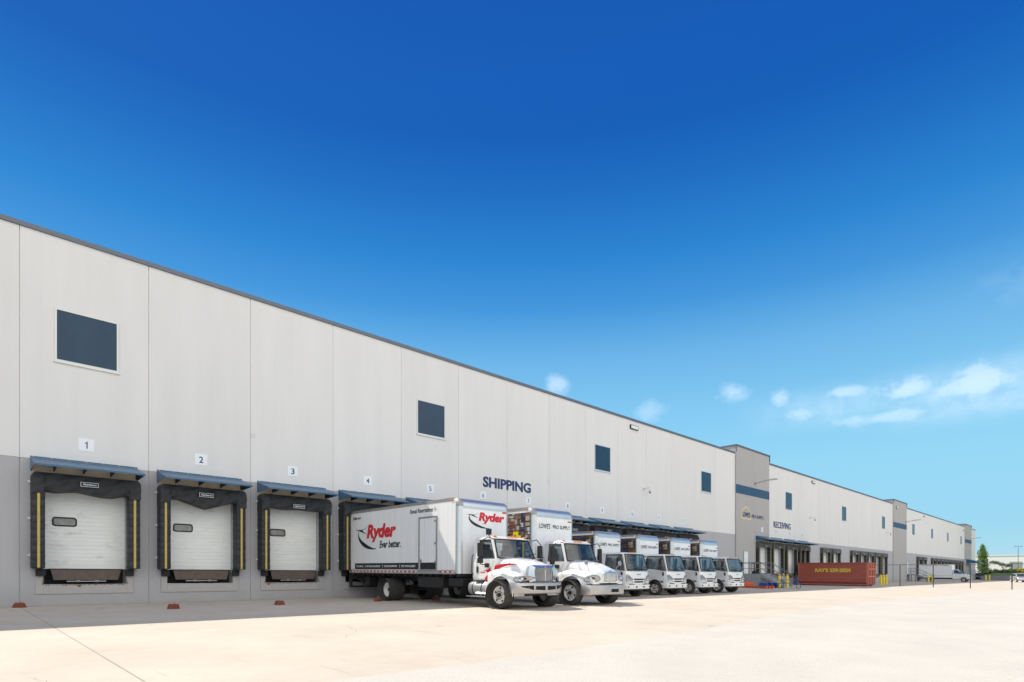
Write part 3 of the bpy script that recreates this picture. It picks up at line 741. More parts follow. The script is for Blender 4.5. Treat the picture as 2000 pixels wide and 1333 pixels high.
def camera_(x, z, lab):
    r = empty('security_camera', (x, 0, z)); m_ = MB(); m_.cbox((0, -.03, 0), (.16, .05, .16)); m_.path([(0, -.05, 0), (0, -.5, .05), (0, -.55, -.1)], .022, 6); m_.build('bracket', M['winframe'], r)
    m_ = MB(); m_.lathe_z([(-.1, .07), (-.14, .1), (-.24, .1), (-.30, .06)], 0, -.55, 12); m_.build('dome', M['winframe'], r, smooth=True)
    m_ = MB(); m_.lathe_z([(-.30, .075), (-.36, .06), (-.39, .01)], 0, -.55, 12); m_.build('dome_lens', M['black'], r, smooth=True)
    tag(r, lab, 'security camera', 'dome cameras on the wall')
camera_(37.3, 7.5, 'white dome security camera on the wall above docks 10 and 11')
camera_(71.4, 7.7, 'white dome security camera right of the RECEIVING letters')
camera_(103.6, 7.6, 'small dome camera beside the second tower')
camera_(167.0, 7.2, 'small dome camera left of the third tower')

# ---------------------------------------------------------------- wheels
def wheel(parent, yc, x, y, r, wdt, s, style='ten', dual=False, z=None, label=None):
    """s = +1 if the outer face looks to +X"""
    z = r*.985 if z is None else z
    t_ = MB(); rr = r*.64
    prof = [(-wdt, rr), (-wdt-.005, r*.78), (-wdt*.93, r*.93), (-wdt*.80, r*.99)]
    for k in range(4):
        a = -wdt*.74+k*wdt*.40
        prof += [(a, r), (a+wdt*.30, r), (a+wdt*.33, r*.985), (a+wdt*.38, r*.985)]
    prof = prof[:-2]
    prof += [(-wdt*.06, r*.93), (.004, r*.78), (0, rr), (-wdt*.2, rr*.97)]
    t_.lathe_x(prof, 0, 0, 40, s)
    w_ = t_.build('wheel', M['tyre'], parent, smooth=True); w_.location = (x, y-yc, z)
    rm = MB(); q = rr
    dish = -.02 if not dual else -.13
    pr = [(-wdt*.2, q*.99), (.002, q*.99), (.008, q*.94), (-.02, q*.90), (-.035+dish*.3, q*.84), (dish-.01, q*.70), (dish, q*.62), (dish+.012, q*.40), (dish+.014, q*.36), (dish+.014, .001)]
    rm.lathe_x(pr, 0, 0, 32, s)
    ro = rm.build('rim', M['rimwhite'] if style != 'alu' else M['rimalu'], w_, smooth=True)
    if style == 'isu' or style == 'ten' or style == 'alu':
        hb = MB(); nh = 5 if style == 'isu' else 2 if style == 'ten' else 4
        if style == 'ten': nh = 5
        for k in range(nh):
            a = 2*math.pi*k/nh+.4; h_ = q*(.13 if style != 'isu' else .17); cy, cz = q*.73*math.cos(a), q*.73*math.sin(a)
            xx = s*(dish+.0)
            c8 = [(xx, cy+h_*math.cos(2*math.pi*i/10), cz+h_*math.sin(2*math.pi*i/10)) for i in range(10)]
            hb.add(c8, [tuple(range(10))])
        o = hb.build('hand_holes', M['dark'], w_); 
    hb = MB()
    hb.tube((s*(dish+.01), 0, 0), (s*(dish+.075), 0, 0), q*.26, 16, q*.20); hb.build('hub', M['frame'] if style != 'isu' else M['aludull'], w_, smooth=True)
    ln = MB(); nn = 10 if style != 'isu' else 6
    for k in range(nn):
        a = 2*math.pi*k/nn; cy, cz = q*.44*math.cos(a), q*.44*math.sin(a); ln.tube((s*(dish+.01), cy, cz), (s*(dish+.045), cy, cz), .018, 6)
    ln.build('lug_nuts', M['frame'] if style == 'ten' else M['aludull'], w_)
    if dual:
        t2 = MB(); t2.lathe_x([(p[0]-wdt*1.32, p[1]) for p in prof], 0, 0, 36, s); t2.build('inner_tyre', M['tyre'], w_, smooth=True)
    return w_

# ---------------------------------------------------------------- box body shared by the trucks
def box_body(root, yc, W, yr, yf, z0, z1, door=None, tape=True, rad=.30):
    B = MB(); cr_ = .19
    top = [(yf+cr_, z0)]+[(yf+cr_, z1-.16)]+[(yf+cr_+.04, z1-.07), (yf+cr_+.14, z1-.02), (yf+cr_+.3, z1)]+[(yr, z1), (yr, z0)]
    B.prism(top, -W, W)
    box = B.build('cargo_box', M['boxwhite'], root, yc=yc)
    F = MB(); a = arc(yf+rad, z1-rad, rad, 180, 90, 8)
    F.prism([(yf, z0+.0)]+a+[(yf+cr_+.4, z1-.002), (yf+cr_+.02, z0)], -(W-cr_), W-cr_)
    F.build('front_panel', M['boxwhite'], root, yc=yc, smooth=True)
    # vertical rivet seams on the front
    s_ = MB()
    for x in (-.62, 0, .62): s_.box(x-.012, x+.012, yf-.004, yf, z0+.02, z1-rad-.02)
    s_.build('front_seams', M['boxwhite'], root, yc=yc)
    N_ = MB(); a = arc(yf+rad, z1-rad, rad+.012, 180, 92, 10); N_.prism(a+[(yf+rad, z1-.02), (yf+.02, z1-rad)], -(W-cr_)+.004, W-cr_-.004)
    N_.box(-(W-cr_)+.004, W-cr_-.004, yf-.014, yf-.001, z1-rad-.07, z1-rad-.001)
    N_.build('nose_cap', M['alu'], root, yc=yc, smooth=True)
    for s in (-1, 1):
        c = MB(); ring = [(s*(W-cr_)+s*cr_*math.cos(R(t)), yf+cr_-cr_*math.sin(R(t))) for t in range(0, 91, 15)]+[(s*(W-cr_), yf+cr_)]
        c.prism(ring, z0, z1-rad-.001, 'z'); c.build('corner_post', M['alu'], root, yc=yc, smooth=True)
        # cast corner cap following the nose radius
        c = MB(); rings = []
        for t in range(0, 91, 10):
            cy, cz = yf+rad, z1-rad; rings.append([(s*(W-cr_)+s*cr_*math.cos(R(q)), cy-(rad+.013-cr_*(1-math.sin(R(q))))*math.cos(R(t)), cz+(rad+.013-cr_*(1-math.sin(R(q))))*math.sin(R(t))) for q in range(0, 91, 15)]+[(s*(W-cr_), cy-(rad-cr_)*math.cos(R(t)), cz+(rad-cr_)*math.sin(R(t)))])
        c.loft(rings); c.build('corner_cap', M['aludull'], root, yc=yc, smooth=True)
        c = MB(); c.box(s*W, s*(W+.012), yf+rad+.02, yr, z1-.10, z1+.012); c.box(s*(W-.08), s*W, yf+rad+.02, yr, z1+.001, z1+.012); c.build('top_rail', M['aludull'], root, yc=yc)
        c = MB(); c.box(s*W, s*(W+.014), yf+cr_+.02, yr, z0-.02, z0+.13); c.build('bottom_rail', M['alu'], root, yc=yc)
        if tape and s < 0:
            c = MB(); d = MB(); n = 26; L = (yr-.06)-(yf+.25)
            for i in range(n):
                ya = yr-.06-L*i/n; yb_ = ya-L/n*.5
                if door and door[1]-.1 < ya < door[0]+.25: continue
                c.box(-(W+.017), -(W+.0145), yb_, ya, z0+.04, z0+.09); d.box(-(W+.017), -(W+.0145), yb_-L/n*.48, yb_-.002, z0+.04, z0+.09)
            tp = c.build('reflective_tape', M['red'], root, yc=yc); d.build('white_tape', M['tapew'], tp, yc=0) if False else d.build('reflective_tape', M['tapew'], root, yc=yc)
        c = MB(); c.box(s*(W-.06), s*(W+.02), yr, yr+.05, z0, z1); c.build('rear_post', M['tpaint'], root, yc=yc)
    c = MB()
    for (x, y) in ((-W-.012, yf+.4), (-W-.012, (yf+yr)/2)): c = MB(); c.box(x-.02, x, y-.07, y+.07, z1-.085, z1-.045); c.build('marker_lamp', M['amber'], root, yc=yc)
    for (x, y) in ((-W-.016, yf+.2), (-W-.016, yr-3.0)): c = MB(); c.box(x-.02, x, y-.05, y+.05, z0+.02, z0+.06); c.build('marker_lamp', M['amber'], root, yc=yc)
    # floor cross-members and subframe
    c = MB(); k = yr-.2
    while k > yf+.1: c.box(-W+.04, W-.04, k-.04, k+.04, z0-.12, z0-.002); k -= .42
    c.build('cross_members', M['frame'], root, yc=yc)
    return box
def chassis(root, yc, W, yr, yf, zt, rearax, r, wid, style):
    c = MB()
    for s in (-1, 1): c.box(s*.36, s*.46, yf, yr-.05, zt-.28, zt-.02)
    k = yr-.5
    while k > yf: c.box(-.36, .36, k-.05, k+.05, zt-.22, zt-.06); k -= 1.1
    c.tube((-W+.3, rearax, r*.97), (W-.3, rearax, r*.97), .09, 10); c.tube((0, rearax, r*.97), (0, yf+1.5, zt-.3), .05, 8)
    c.cbox((0, rearax, r*.97), (.42, .42, .38)); 
    for s in (-1, 1):
        c.box(s*.5, s*.58, rearax-.6, rearax+.6, zt-.36, zt-.30)
    c.build('chassis', M['frame'], root, yc=yc)
    for s in (-1, 1):
        wheel(root, yc, s*W, rearax, r, wid, s, style, dual=True)
        m_ = MB(); m_.box(s*(W-.62), s*W, rearax+r+.18, rearax+r+.19, .22, zt-.05); m_.build('mud_flap', M['black'], root, yc=yc)
def liftgate(root, yc, W, yr, z0):
    m_ = MB()
    for s in (-1, 1):
        x = s*(W-.35)
        m_.prism([(yr-.25, z0-.15), (yr-.05, z0-.15), (yr-.75, .50), (yr-.9, .55)], x-.03, x+.03)
        m_.box(s*(W-.02), s*(W-.12), yr-.02, yr+.12, .48, z0-.02)
        m_.tube((x, yr-.2, z0-.3), (x, yr-1.0, z0-.25), .04, 8)
    m_.box(-W+.1, W-.1, yr+.02, yr+.1, .48, .56); m_.box(-W+.3, W-.3, yr-1.2, yr-.8, .58, z0-.2)
    m_.build('liftgate', M['frame'], root, yc=yc)

# ---------------------------------------------------------------- cab greenhouse
def glasshouse(root, yc, W, Wt, yb, yf, zb, yft, zt, bulge=.10, side=(0, 0), zroof=None, beltdrop=0.0, rearpanel=.28, ybt=None, paint=None):
    """pillars, roof, glass and seats between belt line zb and header zt. W,Wt half widths at belt and header"""
    paint = paint or M['tpaint']; ybt = yb-.03 if ybt is None else ybt; zroof = zroof or zt+.13
    c = MB()
    def beam(p, q, dx, dy):
        c.add([(p[0]-dx, p[1]-dy, p[2]), (p[0]+dx, p[1]-dy, p[2]), (p[0]+dx, p[1]+dy, p[2]), (p[0]-dx, p[1]+dy, p[2]), (q[0]-dx, q[1]-dy, q[2]), (q[0]+dx, q[1]-dy, q[2]), (q[0]+dx, q[1]+dy, q[2]), (q[0]-dx, q[1]+dy, q[2])],
              [(3,2,1,0),(4,5,6,7),(0,1,5,4),(1,2,6,5),(2,3,7,6),(3,0,4,7)])
    for s in (-1, 1):
        beam((s*(W-.05), yf+.03, zb-beltdrop-.05), (s*(Wt-.05), yft+.03, zt+.02), .045, .06)
        n = len(c.v)   # rear quarter
        c.add([(s*W, yb, zb-.02), (s*W, yb-rearpanel, zb-.02), (s*Wt, ybt-rearpanel*.9, zt+.02), (s*Wt, ybt, zt+.02), (s*(W-.07), yb, zb-.02), (s*(W-.07), yb-rearpanel, zb-.02), (s*(Wt-.07), ybt-rearpanel*.9, zt+.02), (s*(Wt-.07), ybt, zt+.02)],
              [(0,1,2,3),(7,6,5,4),(0,4,5,1),(1,5,6,2),(2,6,7,3),(3,7,4,0)])
    # rear wall with a window
    c.box(-W+.07, W-.07, yb-.05, yb, zb-.05, zb+.12); c.box(-Wt+.07, Wt-.07, yb-.06, yb-.01, zt-.06, zt+.03)
    for s in (-1, 1): c.box(s*.45, s*(W-.07), yb-.05, yb-.0, zb+.12, zt-.06)
    c.build('pillars', paint, root, yc=yc, bev=.02)
    r = MB()
    r.loft([rrect(-Wt-.01, Wt+.01, yft-.05, ybt+.02, .10, zt, 5, .16), rrect(-Wt-.005, Wt+.005, yft-.04, ybt+.02, .10, zt+.05, 5, .18), rrect(-Wt+.05, Wt-.05, yft+.04, ybt-.03, .12, zt+(zroof-zt)*.75, 5, .2), rrect(-Wt+.22, Wt-.22, yft+.22, ybt-.15, .12, zroof, 5, .2)])
    r.build('roof', paint, root, yc=yc, smooth=True)
    # windscreen (curved)
    g_ = MB(); n = 10; b0 = []; b1 = []
    for i in range(n+1):
        u = -1+2*i/n; b0.append((u*(W-.07), yf-.02-bulge*(1-u*u), zb-beltdrop+.02*abs(u)**3)); b1.append((u*(Wt-.08), yft-.05-bulge*.6*(1-u*u), zt+.005))
    rows = [[tuple(b0[i][k]+(b1[i][k]-b0[i][k])*t for k in range(3)) for i in range(n+1)] for t in (0, .33, .66, 1)]
    g_.loft(rows, False, False, closed=False); ws = g_.build('windscreen', M['glass'], root, yc=yc, smooth=True)
    sr = MB(); sr.path(b0, .022, 5); sr.path(b1, .022, 5); sr.path([b0[0], b1[0]], .024, 5); sr.path([b0[-1], b1[-1]], .024, 5); sr.build('screen_seal', M['black'], ws, yc=yc) if False else sr.build('screen_seal', M['black'], root, yc=yc)
    wp = MB()
    for (x, e_) in ((-.35, .45), (.3, .45)):
        p = Vector((x*W/1.0, yf-.045-bulge*(1-(x/W)**2), zb-beltdrop+.01)); q = p+Vector((e_, .05, .16)); wp.tube(p, q, .012, 5); wp.tube(q+Vector((-.28, -.005, -.07)), q+Vector((.12, -.0, .03)), .014, 5)
    wp.build('wipers', M['black'], root, yc=yc)
    for s in (-1, 1):
        g_ = MB(); xx = lambda z: s*(W-.02+(Wt-W)*(z-zb)/(zt-zb))
        poly = [(yb-rearpanel, zb+.0), (yf+.08, zb-beltdrop), (yft+.07, zt-.01), (ybt-rearpanel*.9, zt-.01)]
        g_.add([(xx(p[1]), p[0], p[1]) for p in poly], [(0, 1, 2, 3)]); so = g_.build('side_window', M['glass'], root, yc=yc)
        sr = MB(); q = [(xx(p[1])+s*.004, p[0], p[1]) for p in poly]; sr.path(q+[q[0]], .018, 5); sr.build('window_seal', M['black'], root, yc=yc)
    # interior
    i_ = MB()
    for x in (-W*.48, W*.48):
        i_.loft([rrect(x-.24, x+.24, yb-.62, yb-.14, .08, zb-.32), rrect(x-.24, x+.24, yb-.62, yb-.14, .08, zb-.18)])
        i_.loft([rrect(x-.23, x+.23, yb-.30, yb-.12, .06, zb-.18), rrect(x-.24, x+.24, yb-.28, yb-.12, .06, zb+.28), rrect(x-.14, x+.14, yb-.24, yb-.12, .05, zb+.36), rrect(x-.14, x+.14, yb-.24, yb-.12, .05, zb+.52)])
    i_.build('seats', M['seat'], root, yc=yc, smooth=True)
    i_ = MB(); i_.box(-W+.08, W-.08, yf+.02, yf+.28, zb-.35-beltdrop, zb-.04-beltdrop); i_.box(-W+.08, W-.08, yb-.07, yf+.05, zb-.75, zb-.45)
    i_.build('dashboard', M['interior'], root, yc=yc)
    i_ = MB(); c0 = Vector((W*.48, yf+.38, zb+.03-beltdrop*.5)); nn = 16
    rg = [c0+Vector((.2*math.cos(2*math.pi*k/nn), .09*math.sin(2*math.pi*k/nn), .17*math.sin(2*math.pi*k/nn))) for k in range(nn)]
    i_.path(rg+[rg[0]], .015, 5); i_.tube(c0, c0+Vector((0, -.2, -.15)), .03, 6); i_.tube(rg[0], rg[8], .012, 5); i_.build('steering_wheel', M['black'], root, yc=yc)

def mirror(root, yc, x, y, z, s, w=.22, h=.42, arms=True, name='mirror'):
    m_ = MB()
    m_.loft([rrect(x-w/2, x+w/2, y-.10, y+.02, .04, z-h/2, 3), rrect(x-w/2-.005, x+w/2+.005, y-.11, y+.02, .05, z, 3), rrect(x-w/2, x+w/2, y-.10, y+.02, .04, z+h/2, 3)])
    m = m_.build(name, M['black'], root, yc=yc, smooth=True)
    g_ = MB(); g_.box(x-w/2+.02, x+w/2-.02, y+.0205, y+.024, z-h/2+.02, z+h/2-.02); g_.build('mirror_glass', M['mirror'], m)
    for c in kids(m):
        c.data.transform(Matrix.Translation((0, -yc, 0)))
    return m

def ryder_swoosh(mb, Mx, w, h):
    """crescent sweeping from the upper left down to the right, a dart shape over its upper end"""
    n = 26; out = []; inn = []
    for i in range(n+1):
        t = i/n; a = R(163+(283-163)*t); th = .03+.27*math.sin(math.pi*min(1, max(0, t*1.0)))**1.2
        if i == n: th = .05
        out.append((w+w*math.cos(a), h+h*math.sin(a))); inn.append((w+w*(1-th*.45)*math.cos(a), h+h*(1-th)*math.sin(a)))
    mb.add([(p[0], p[1], .005) for p in out+inn], [(i, i+1, n+2+i, n+1+i) for i in range(n)], Mx)
    for poly in ([(-.16*w, 1.36*h), (.16*w, 1.24*h), (.30*w, 1.28*h), (.72*w, 1.55*h), (.34*w, 1.34*h), (.10*w, 1.34*h)], [(.12*w, 1.25*h), (.30*w, 1.27*h), (.62*w, .98*h), (.30*w, 1.16*h)]):
        mb.add([(p[0], p[1], .005) for p in poly], [tuple(range(len(poly)))], Mx)

# ---------------------------------------------------------------- conventional cab trucks
def conventional(kind, cx, label, cat, yrear, ybox, ztop):
    yc = -5.5; root = empty('box_truck', (cx, yc, SL*yc), (SL, 0, 0))
    W = 1.25; z0 = 1.16
    ry = kind == 'ryder'
    dr = (-5.82, -7.0)
    box_body(root, yc, W, yrear, ybox, z0, ztop, dr if ry else None)
    chassis(root, yc, 1.18, yrear, -10.9, z0-.02, -3.45 if ry else -3.6, .47, .26, 'plain')
    liftgate(root, yc, W, yrear, z0)
    fy = -10.32
    for s in (-1, 1): wheel(root, yc, s*1.14, fy, .475, .28, s, 'ten' if ry else 'alu')
    P_ = M['tpaint']
    # cab lower body
    W1 = .99; yb, yf = -8.72, -9.95; zb = 1.70 if ry else 1.66
    c = MB()
    c.loft([rrect(-W1+.03, W1-.03, yf+.28, yb, .06, .96), rrect(-W1, W1, yf+.25, yb, .06, 1.05), rrect(-W1, W1, yf+.12, yb, .06, 1.32), rrect(-W1+.005, W1-.005, yf, yb, .06, zb-.12), rrect(-W1+.03, W1-.03, yf-.02, yb, .06, zb-.0)], cap1=False)
    c.build('cab_body', P_, root, yc=yc, smooth=True)
    glasshouse(root, yc, W1-.02, .90, yb, yf, zb, -9.66 if ry else -9.70, 2.36 if ry else 2.34, bulge=.13, zroof=2.49 if ry else 2.50, rearpanel=.30)
    for s in (-1, 1):
        d = MB(); x = s*(W1+.004)
        d.prism([(yb-.22, 1.02), (yb-.22, zb-.02), (yf+.12, zb-.02), (yf+.22, 1.35), (yf+.36, 1.02)], x-s*.01, x+s*.008)
        dd = d.build('door', P_, root, yc=yc, bev=.006)
        h = MB(); h.box(x+s*.008, x+s*.03, yb-.36, yb-.26, 1.20, 1.42); h.build('handle', M['black'], dd, yc=yc, bev=.01)
        gb = MB(); gb.path([(s*(W1+.02), yb-.08, 1.14), (s*(W1+.09), yb-.08, 1.22), (s*(W1+.09), yb-.10, 1.75), (s*(W1+.02), yb-.10, 1.84)], .016, 6); gb.build('grab_handle', M['black'], root, yc=yc)
    # hood
    h = MB()
    def hs(y, w, zs, zc, zb_):
        half = [(-w, zb_), (-w, zs-.1), (-w*.985, zs), (-w*.86, zs+(zc-zs)*.62), (-w*.55, zc-.015), (-w*.2, zc)]
        return [(a, y, b_) for a, b_ in half]+[(-a, y, b_) for a, b_ in half[::-1]]
    if ry: secs = [(-9.80, .93, 1.60, 1.78, 1.0), (-10.05, .91, 1.55, 1.75, 1.0), (-10.5, .84, 1.43, 1.67, 1.0), (-10.9, .73, 1.33, 1.57, 1.0), (-11.12, .64, 1.26, 1.50, 1.0), (-11.20, .58, 1.20, 1.44, 1.0)]
    else: secs = [(-9.80, .93, 1.55, 1.74, 1.0), (-10.1, .92, 1.50, 1.70, 1.0), (-10.5, .86, 1.38, 1.61, .95), (-10.9, .76, 1.26, 1.48, .9), (-11.15, .68, 1.14, 1.38, .86), (-11.28, .60, 1.05, 1.28, .84), (-11.30, .56, 1.02, 1.24, .84)]
    h.loft([hs(*q) for q in secs]); hood = h.build('hood', P_, root, yc=yc, smooth=True)
    # fenders with wheel arch
    for s in (-1, 1):
        f = MB(); ar = arc(fy, .50, .60, -8, 180+8, 20)   # from front... y decreasing to front
        ar = [(fy-(.60)*math.cos(R(a)), .50+.60*math.sin(R(a))) for a in [-6+ (192)*i/20 for i in range(21)]]
        if ry: up = [(fy+.64, .44), (fy+.64, 1.26), (fy+.3, 1.31), (fy-.1, 1.28), (fy-.5, 1.20), (-11.02, 1.10), (-11.12, 1.0), (-11.12, .90), (fy-.62, .90)]
        else: up = [(fy+.66, .44), (fy+.66, 1.24), (fy+.3, 1.29), (fy-.1, 1.27), (fy-.5, 1.18), (-11.1, 1.08), (-11.26, .95), (-11.26, .80), (fy-.62, .80)]
        prof = up+ar
        xi, xo = .56, 1.10
        n = len(prof); rings = []
        cyy, czz = fy-.05, .8
        for (x, ins, up_) in ((xi, 0, .20), (.74, 0, .13), (.90, 0, .05), (xo-.08, 0.0, .0), (xo-.025, .022, 0), (xo, .06, 0)):
            ring = []
            for k, (y, z) in enumerate(prof):
                yy, zz = y, z
                if k < len(up) and z > 1.02: zz = z+up_*min(1, (z-1.02)/.12)
                if k < len(up) and ins:
                    zz = zz-ins*(1.0 if z > 1.0 else 0); yy = y+(ins if y < -10.9 else 0)
                xx = x
                if y < -10.75: xx = xi+(x-xi)*(1-min(1, (-10.75-y)/.5)*.34)
                if k < len(up) and x > xo-.11 and z > 1.15: zz -= .05*(x-(xo-.11))/.11
                ring.append((s*xx, yy, zz))
            rings.append(ring)
        f.loft(rings); f.build('fender', P_, root, yc=yc, smooth=True)
        # flare lip
        lip = MB(); lp = [(s*1.105, y, z) for y, z in ar]; lip.path(lp, .016, 6); lip.build('arch_lip', P_ if not ry else P_, root, yc=yc)
        ln = MB(); ln.prism([(fy+.60, .5), (fy+.60, 1.14), (fy-.60, 1.14), (fy-.60, .5)], s*.50, s*.545); ln.build('inner_arch', M['frame'], root, yc=yc)
        # headlamp
        hl = MB(); Mx = Matrix.Translation((s*(.80 if ry else .84), -11.07 if ry else -11.10, 1.005)) @ Matrix.Rotation(s*R(38 if ry else 50), 4, 'Z')
        if ry: rg = [(-.30, -.03), (-.27, .06), (.0, .085), (.24, .08), (.40, .05), (.20, -.03), (.0, -.07), (-.2, -.085)]
        else: rg = [(-.26, -.08), (-.27, -.01), (-.16, .08), (.02, .13), (.20, .12), (.31, .05), (.31, -.03), (.18, -.09), (-.05, -.11)]
        rg = [(a if s < 0 else -a, b_) for a, b_ in rg]
        hl.add([(a, -.095, b_) for a, b_ in rg]+[(a*1.08, .06, b_*1.05) for a, b_ in rg], [tuple(range(len(rg)))]+[(i, (i+1)%len(rg), len(rg)+(i+1)%len(rg), len(rg)+i) for i in range(len(rg))], Mx)
        hd = hl.build('headlight', M['lens'], root, yc=yc, bev=.012)
        bz = MB(); bz.path([tuple(Mx @ Vector((a*1.02, -.09, b_*1.02))) for a, b_ in rg+[rg[0]]], .013, 5); bz.build('bezel', M['rail'], hd, yc=yc)
        am = MB(); am.cbox((.17 if s < 0 else -.17, -.10, .02), (.07, .02, .06), Mx); am.build('turn_lamp', M['amber'], hd, yc=yc)
        am = MB()
        c8 = [(.13*math.cos(2*math.pi*i/16), -.1085, .012+.052*math.sin(2*math.pi*i/16)) for i in range(16)]; am.add(c8, [tuple(range(16))], Mx); am.build('lamp_bowl', M['interior'], hd, yc=yc)
        am = MB(); c8 = [((-.03 if s < 0 else .03)+.05*math.cos(2*math.pi*i/12), -.1125, .012+.040*math.sin(2*math.pi*i/12)) for i in range(12)]; am.add(c8, [tuple(range(12))], Mx); am.build('lamp_bulb', M['chrome'], hd, yc=yc)
    # grille
    if ry:
        g_ = MB(); sh = [(-.62, .90), (.62, .90), (.68, 1.0), (.66, 1.32), (.58, 1.47), (-.58, 1.47), (-.66, 1.32), (-.68, 1.0)]; inn = [(-.40, .955), (.40, .955), (.43, 1.0), (.46, 1.30), (.42, 1.385), (-.42, 1.385), (-.46, 1.30), (-.43, 1.0)]
        yy = lambda x: -11.30+.10*abs(x)**1.6*2
        n = 8; o3 = [(x, yy(x)-.01-.05*(z-1.45)*-1*.6, z) for x, z in sh]; i3 = [(x, yy(x)-.035-.03*(1.45-z), z) for x, z in inn]; b3 = [(x, -11.1, z) for x, z in sh]
        g_.add(o3+i3+b3, [(i, (i+1)%n, n+(i+1)%n, n+i) for i in range(n)]+[(i, (i+1)%n, 2*n+(i+1)%n, 2*n+i) for i in range(n)])
        gr = g_.build('grille', M['shell'], root, yc=yc, bev=.01)
        b = MB(); b.add([(x*1.0, -11.20, z) for x, z in inn], [tuple(range(8))]); b.build('grille_mesh', M['dark'], gr, yc=yc)
        b = MB()
        for i in range(18):
            x = -.39+.78*i/17; t = .0055; b.add([(x*.98-t, yy(x)-.03, .955), (x*.98+t, yy(x)-.03, .955), (x*1.08+t, yy(x)-.01, 1.38), (x*1.08-t, yy(x)-.01, 1.38), (x*.98-t, -11.27, .955), (x*.98+t, -11.27, .955), (x*1.08+t, -11.27, 1.38), (x*1.08-t, -11.27, 1.38)], [(0,1,2,3),(0,3,7,4),(1,5,6,2)])
        b.box(-.018, .018, -11.35, -11.3, .955, 1.36); b.build('grille_bars', M['barmetal'], gr, yc=yc)
        b = MB(); b.add([(0, -11.36, 1.30), (.06, -11.35, 1.37), (0, -11.34, 1.44), (-.06, -11.35, 1.37)], [(0,1,2,3)]); b.build('badge', M['bumpmetal'], gr, yc=yc)
        b = MB(); b.add([(0, -11.365, 1.33), (.03, -11.36, 1.37), (0, -11.352, 1.41), (-.03, -11.36, 1.37)], [(0,1,2,3)]); b.build('badge_centre', M['red'], gr, yc=yc)
    else:
        g_ = MB(); inn = [p[:2] for p in rrect(-.40, .40, .885, 1.225, .05, 0)]; sh = [p[:2] for p in rrect(-.47, .47, .84, 1.275, .08, 0)]; n = len(sh)
        o3 = [(x, -11.33+.10*x*x, z) for x, z in sh]; i3 = [(x, -11.345+.08*x*x, z) for x, z in inn]; b3 = [(x, -11.2, z) for x, z in sh]
        g_.add(o3+i3+b3, [(i, (i+1)%n, n+(i+1)%n, n+i) for i in range(n)]+[(i, (i+1)%n, 2*n+(i+1)%n, 2*n+i) for i in range(n)]); gr = g_.build('grille', M['chrome'], root, yc=yc, bev=.008)
        b = MB(); b.add([(x, -11.29, z) for x, z in inn], [tuple(range(n))]); b.build('grille_mesh', M['dark'], gr, yc=yc)
        b = MB()
        for i in range(7): z = .905+i*.05; b.box(-.39, .39, -11.35, -11.31, z, z+.016)
        for x in (-.2, .2): b.box(x-.012, x+.012, -11.36, -11.352, .89, 1.22)
        b.build('grille_bars', M['chrome'], gr, yc=yc)
        b = MB(); b.box(-.10, .10, -11.335, -11.325, 1.285, 1.315); b.build('badge', M['rail'], gr, yc=yc, bev=.008)
    # bumper
    plan = [(1.12, -10.80), (1.11, -10.98), (1.0, -11.17), (.75, -11.31), (.4, -11.38), (0, -11.40)] if ry else [(1.14, -10.88), (1.13, -11.02), (1.05, -11.20), (.8, -11.33), (.4, -11.40), (0, -11.41)]
    plan = plan+[(-x, y) for x, y in plan[::-1][1:]]
    zt_, zm, zl = (.90, .72, .52) if ry else (.785, .60, .40)
    bp = MB()
    rows = []
    for (z, o) in ((zl, .03), (zl+.03, .0), (zm, -.012), (zt_-.03, .0), (zt_, .03)): rows.append([(x*(1-o*.3), y+o, z) for x, y in plan])
    rows2 = [[(x*.98, y+.08, z[0][0][2]) for x, y in plan] for z in (rows[-1:], rows[:1])]
    bp.loft(rows+[rows2[0], rows2[1], rows[0]], False, False, closed=False)
    bo = bp.build('bumper', M['bumpmetal'], root, yc=yc, smooth=True)
    sl = MB()
    def onplan(x):
        for (a, b_) in zip(plan, plan[1:]):
            if min(a[0], b_[0]) <= x <= max(a[0], b_[0]): t = (x-a[0])/(b_[0]-a[0]+1e-9); return a[1]+(b_[1]-a[1])*t
        return plan[0][1]
    def patch(x0, x1, z0_, z1_, tl=0, tr=0):
        n = 6; v = []
        for i in range(n+1):
            x = x0+(x1-x0)*i/n; t = i/n
            v += [(x, onplan(x)-.016, z0_+tl*(1-t)+tr*t), (x, onplan(x)-.016, z1_-tl*.2*(1-t)-tr*.2*t)]
        sl.add(v, [(2*i, 2*i+2, 2*i+3, 2*i+1) for i in range(n)])
    if ry:
        patch(.06, .48, .64, .78, .0, .02); patch(-.48, -.06, .64, .78, .02, 0); patch(-.98, -.56, .65, .80, .10, 0); patch(.56, .98, .65, .80, 0, .10)
    else: patch(-.04, .44, .50, .62)
    sl.build('bumper_vents', M['dark'], bo, yc=yc)
    bb = MB(); bb.box(-1.0, 1.0, -11.2, -11.0, zt_+.0, zt_+.03); bb.build('bumper_trim', M['black'], root, yc=yc)
    # cab clearance lamps
    cl_ = MB()
    for x in (-.72, -.14, 0.04, .22, .72): cl_ = MB(); cl_.cbox((x, -9.60 if abs(x) > .5 else -9.70, 2.475 if abs(x) > .5 else 2.47), (.12, .10, .045)); cl_.build('roof_lamp', M['amber'], root, yc=yc, bev=.012)
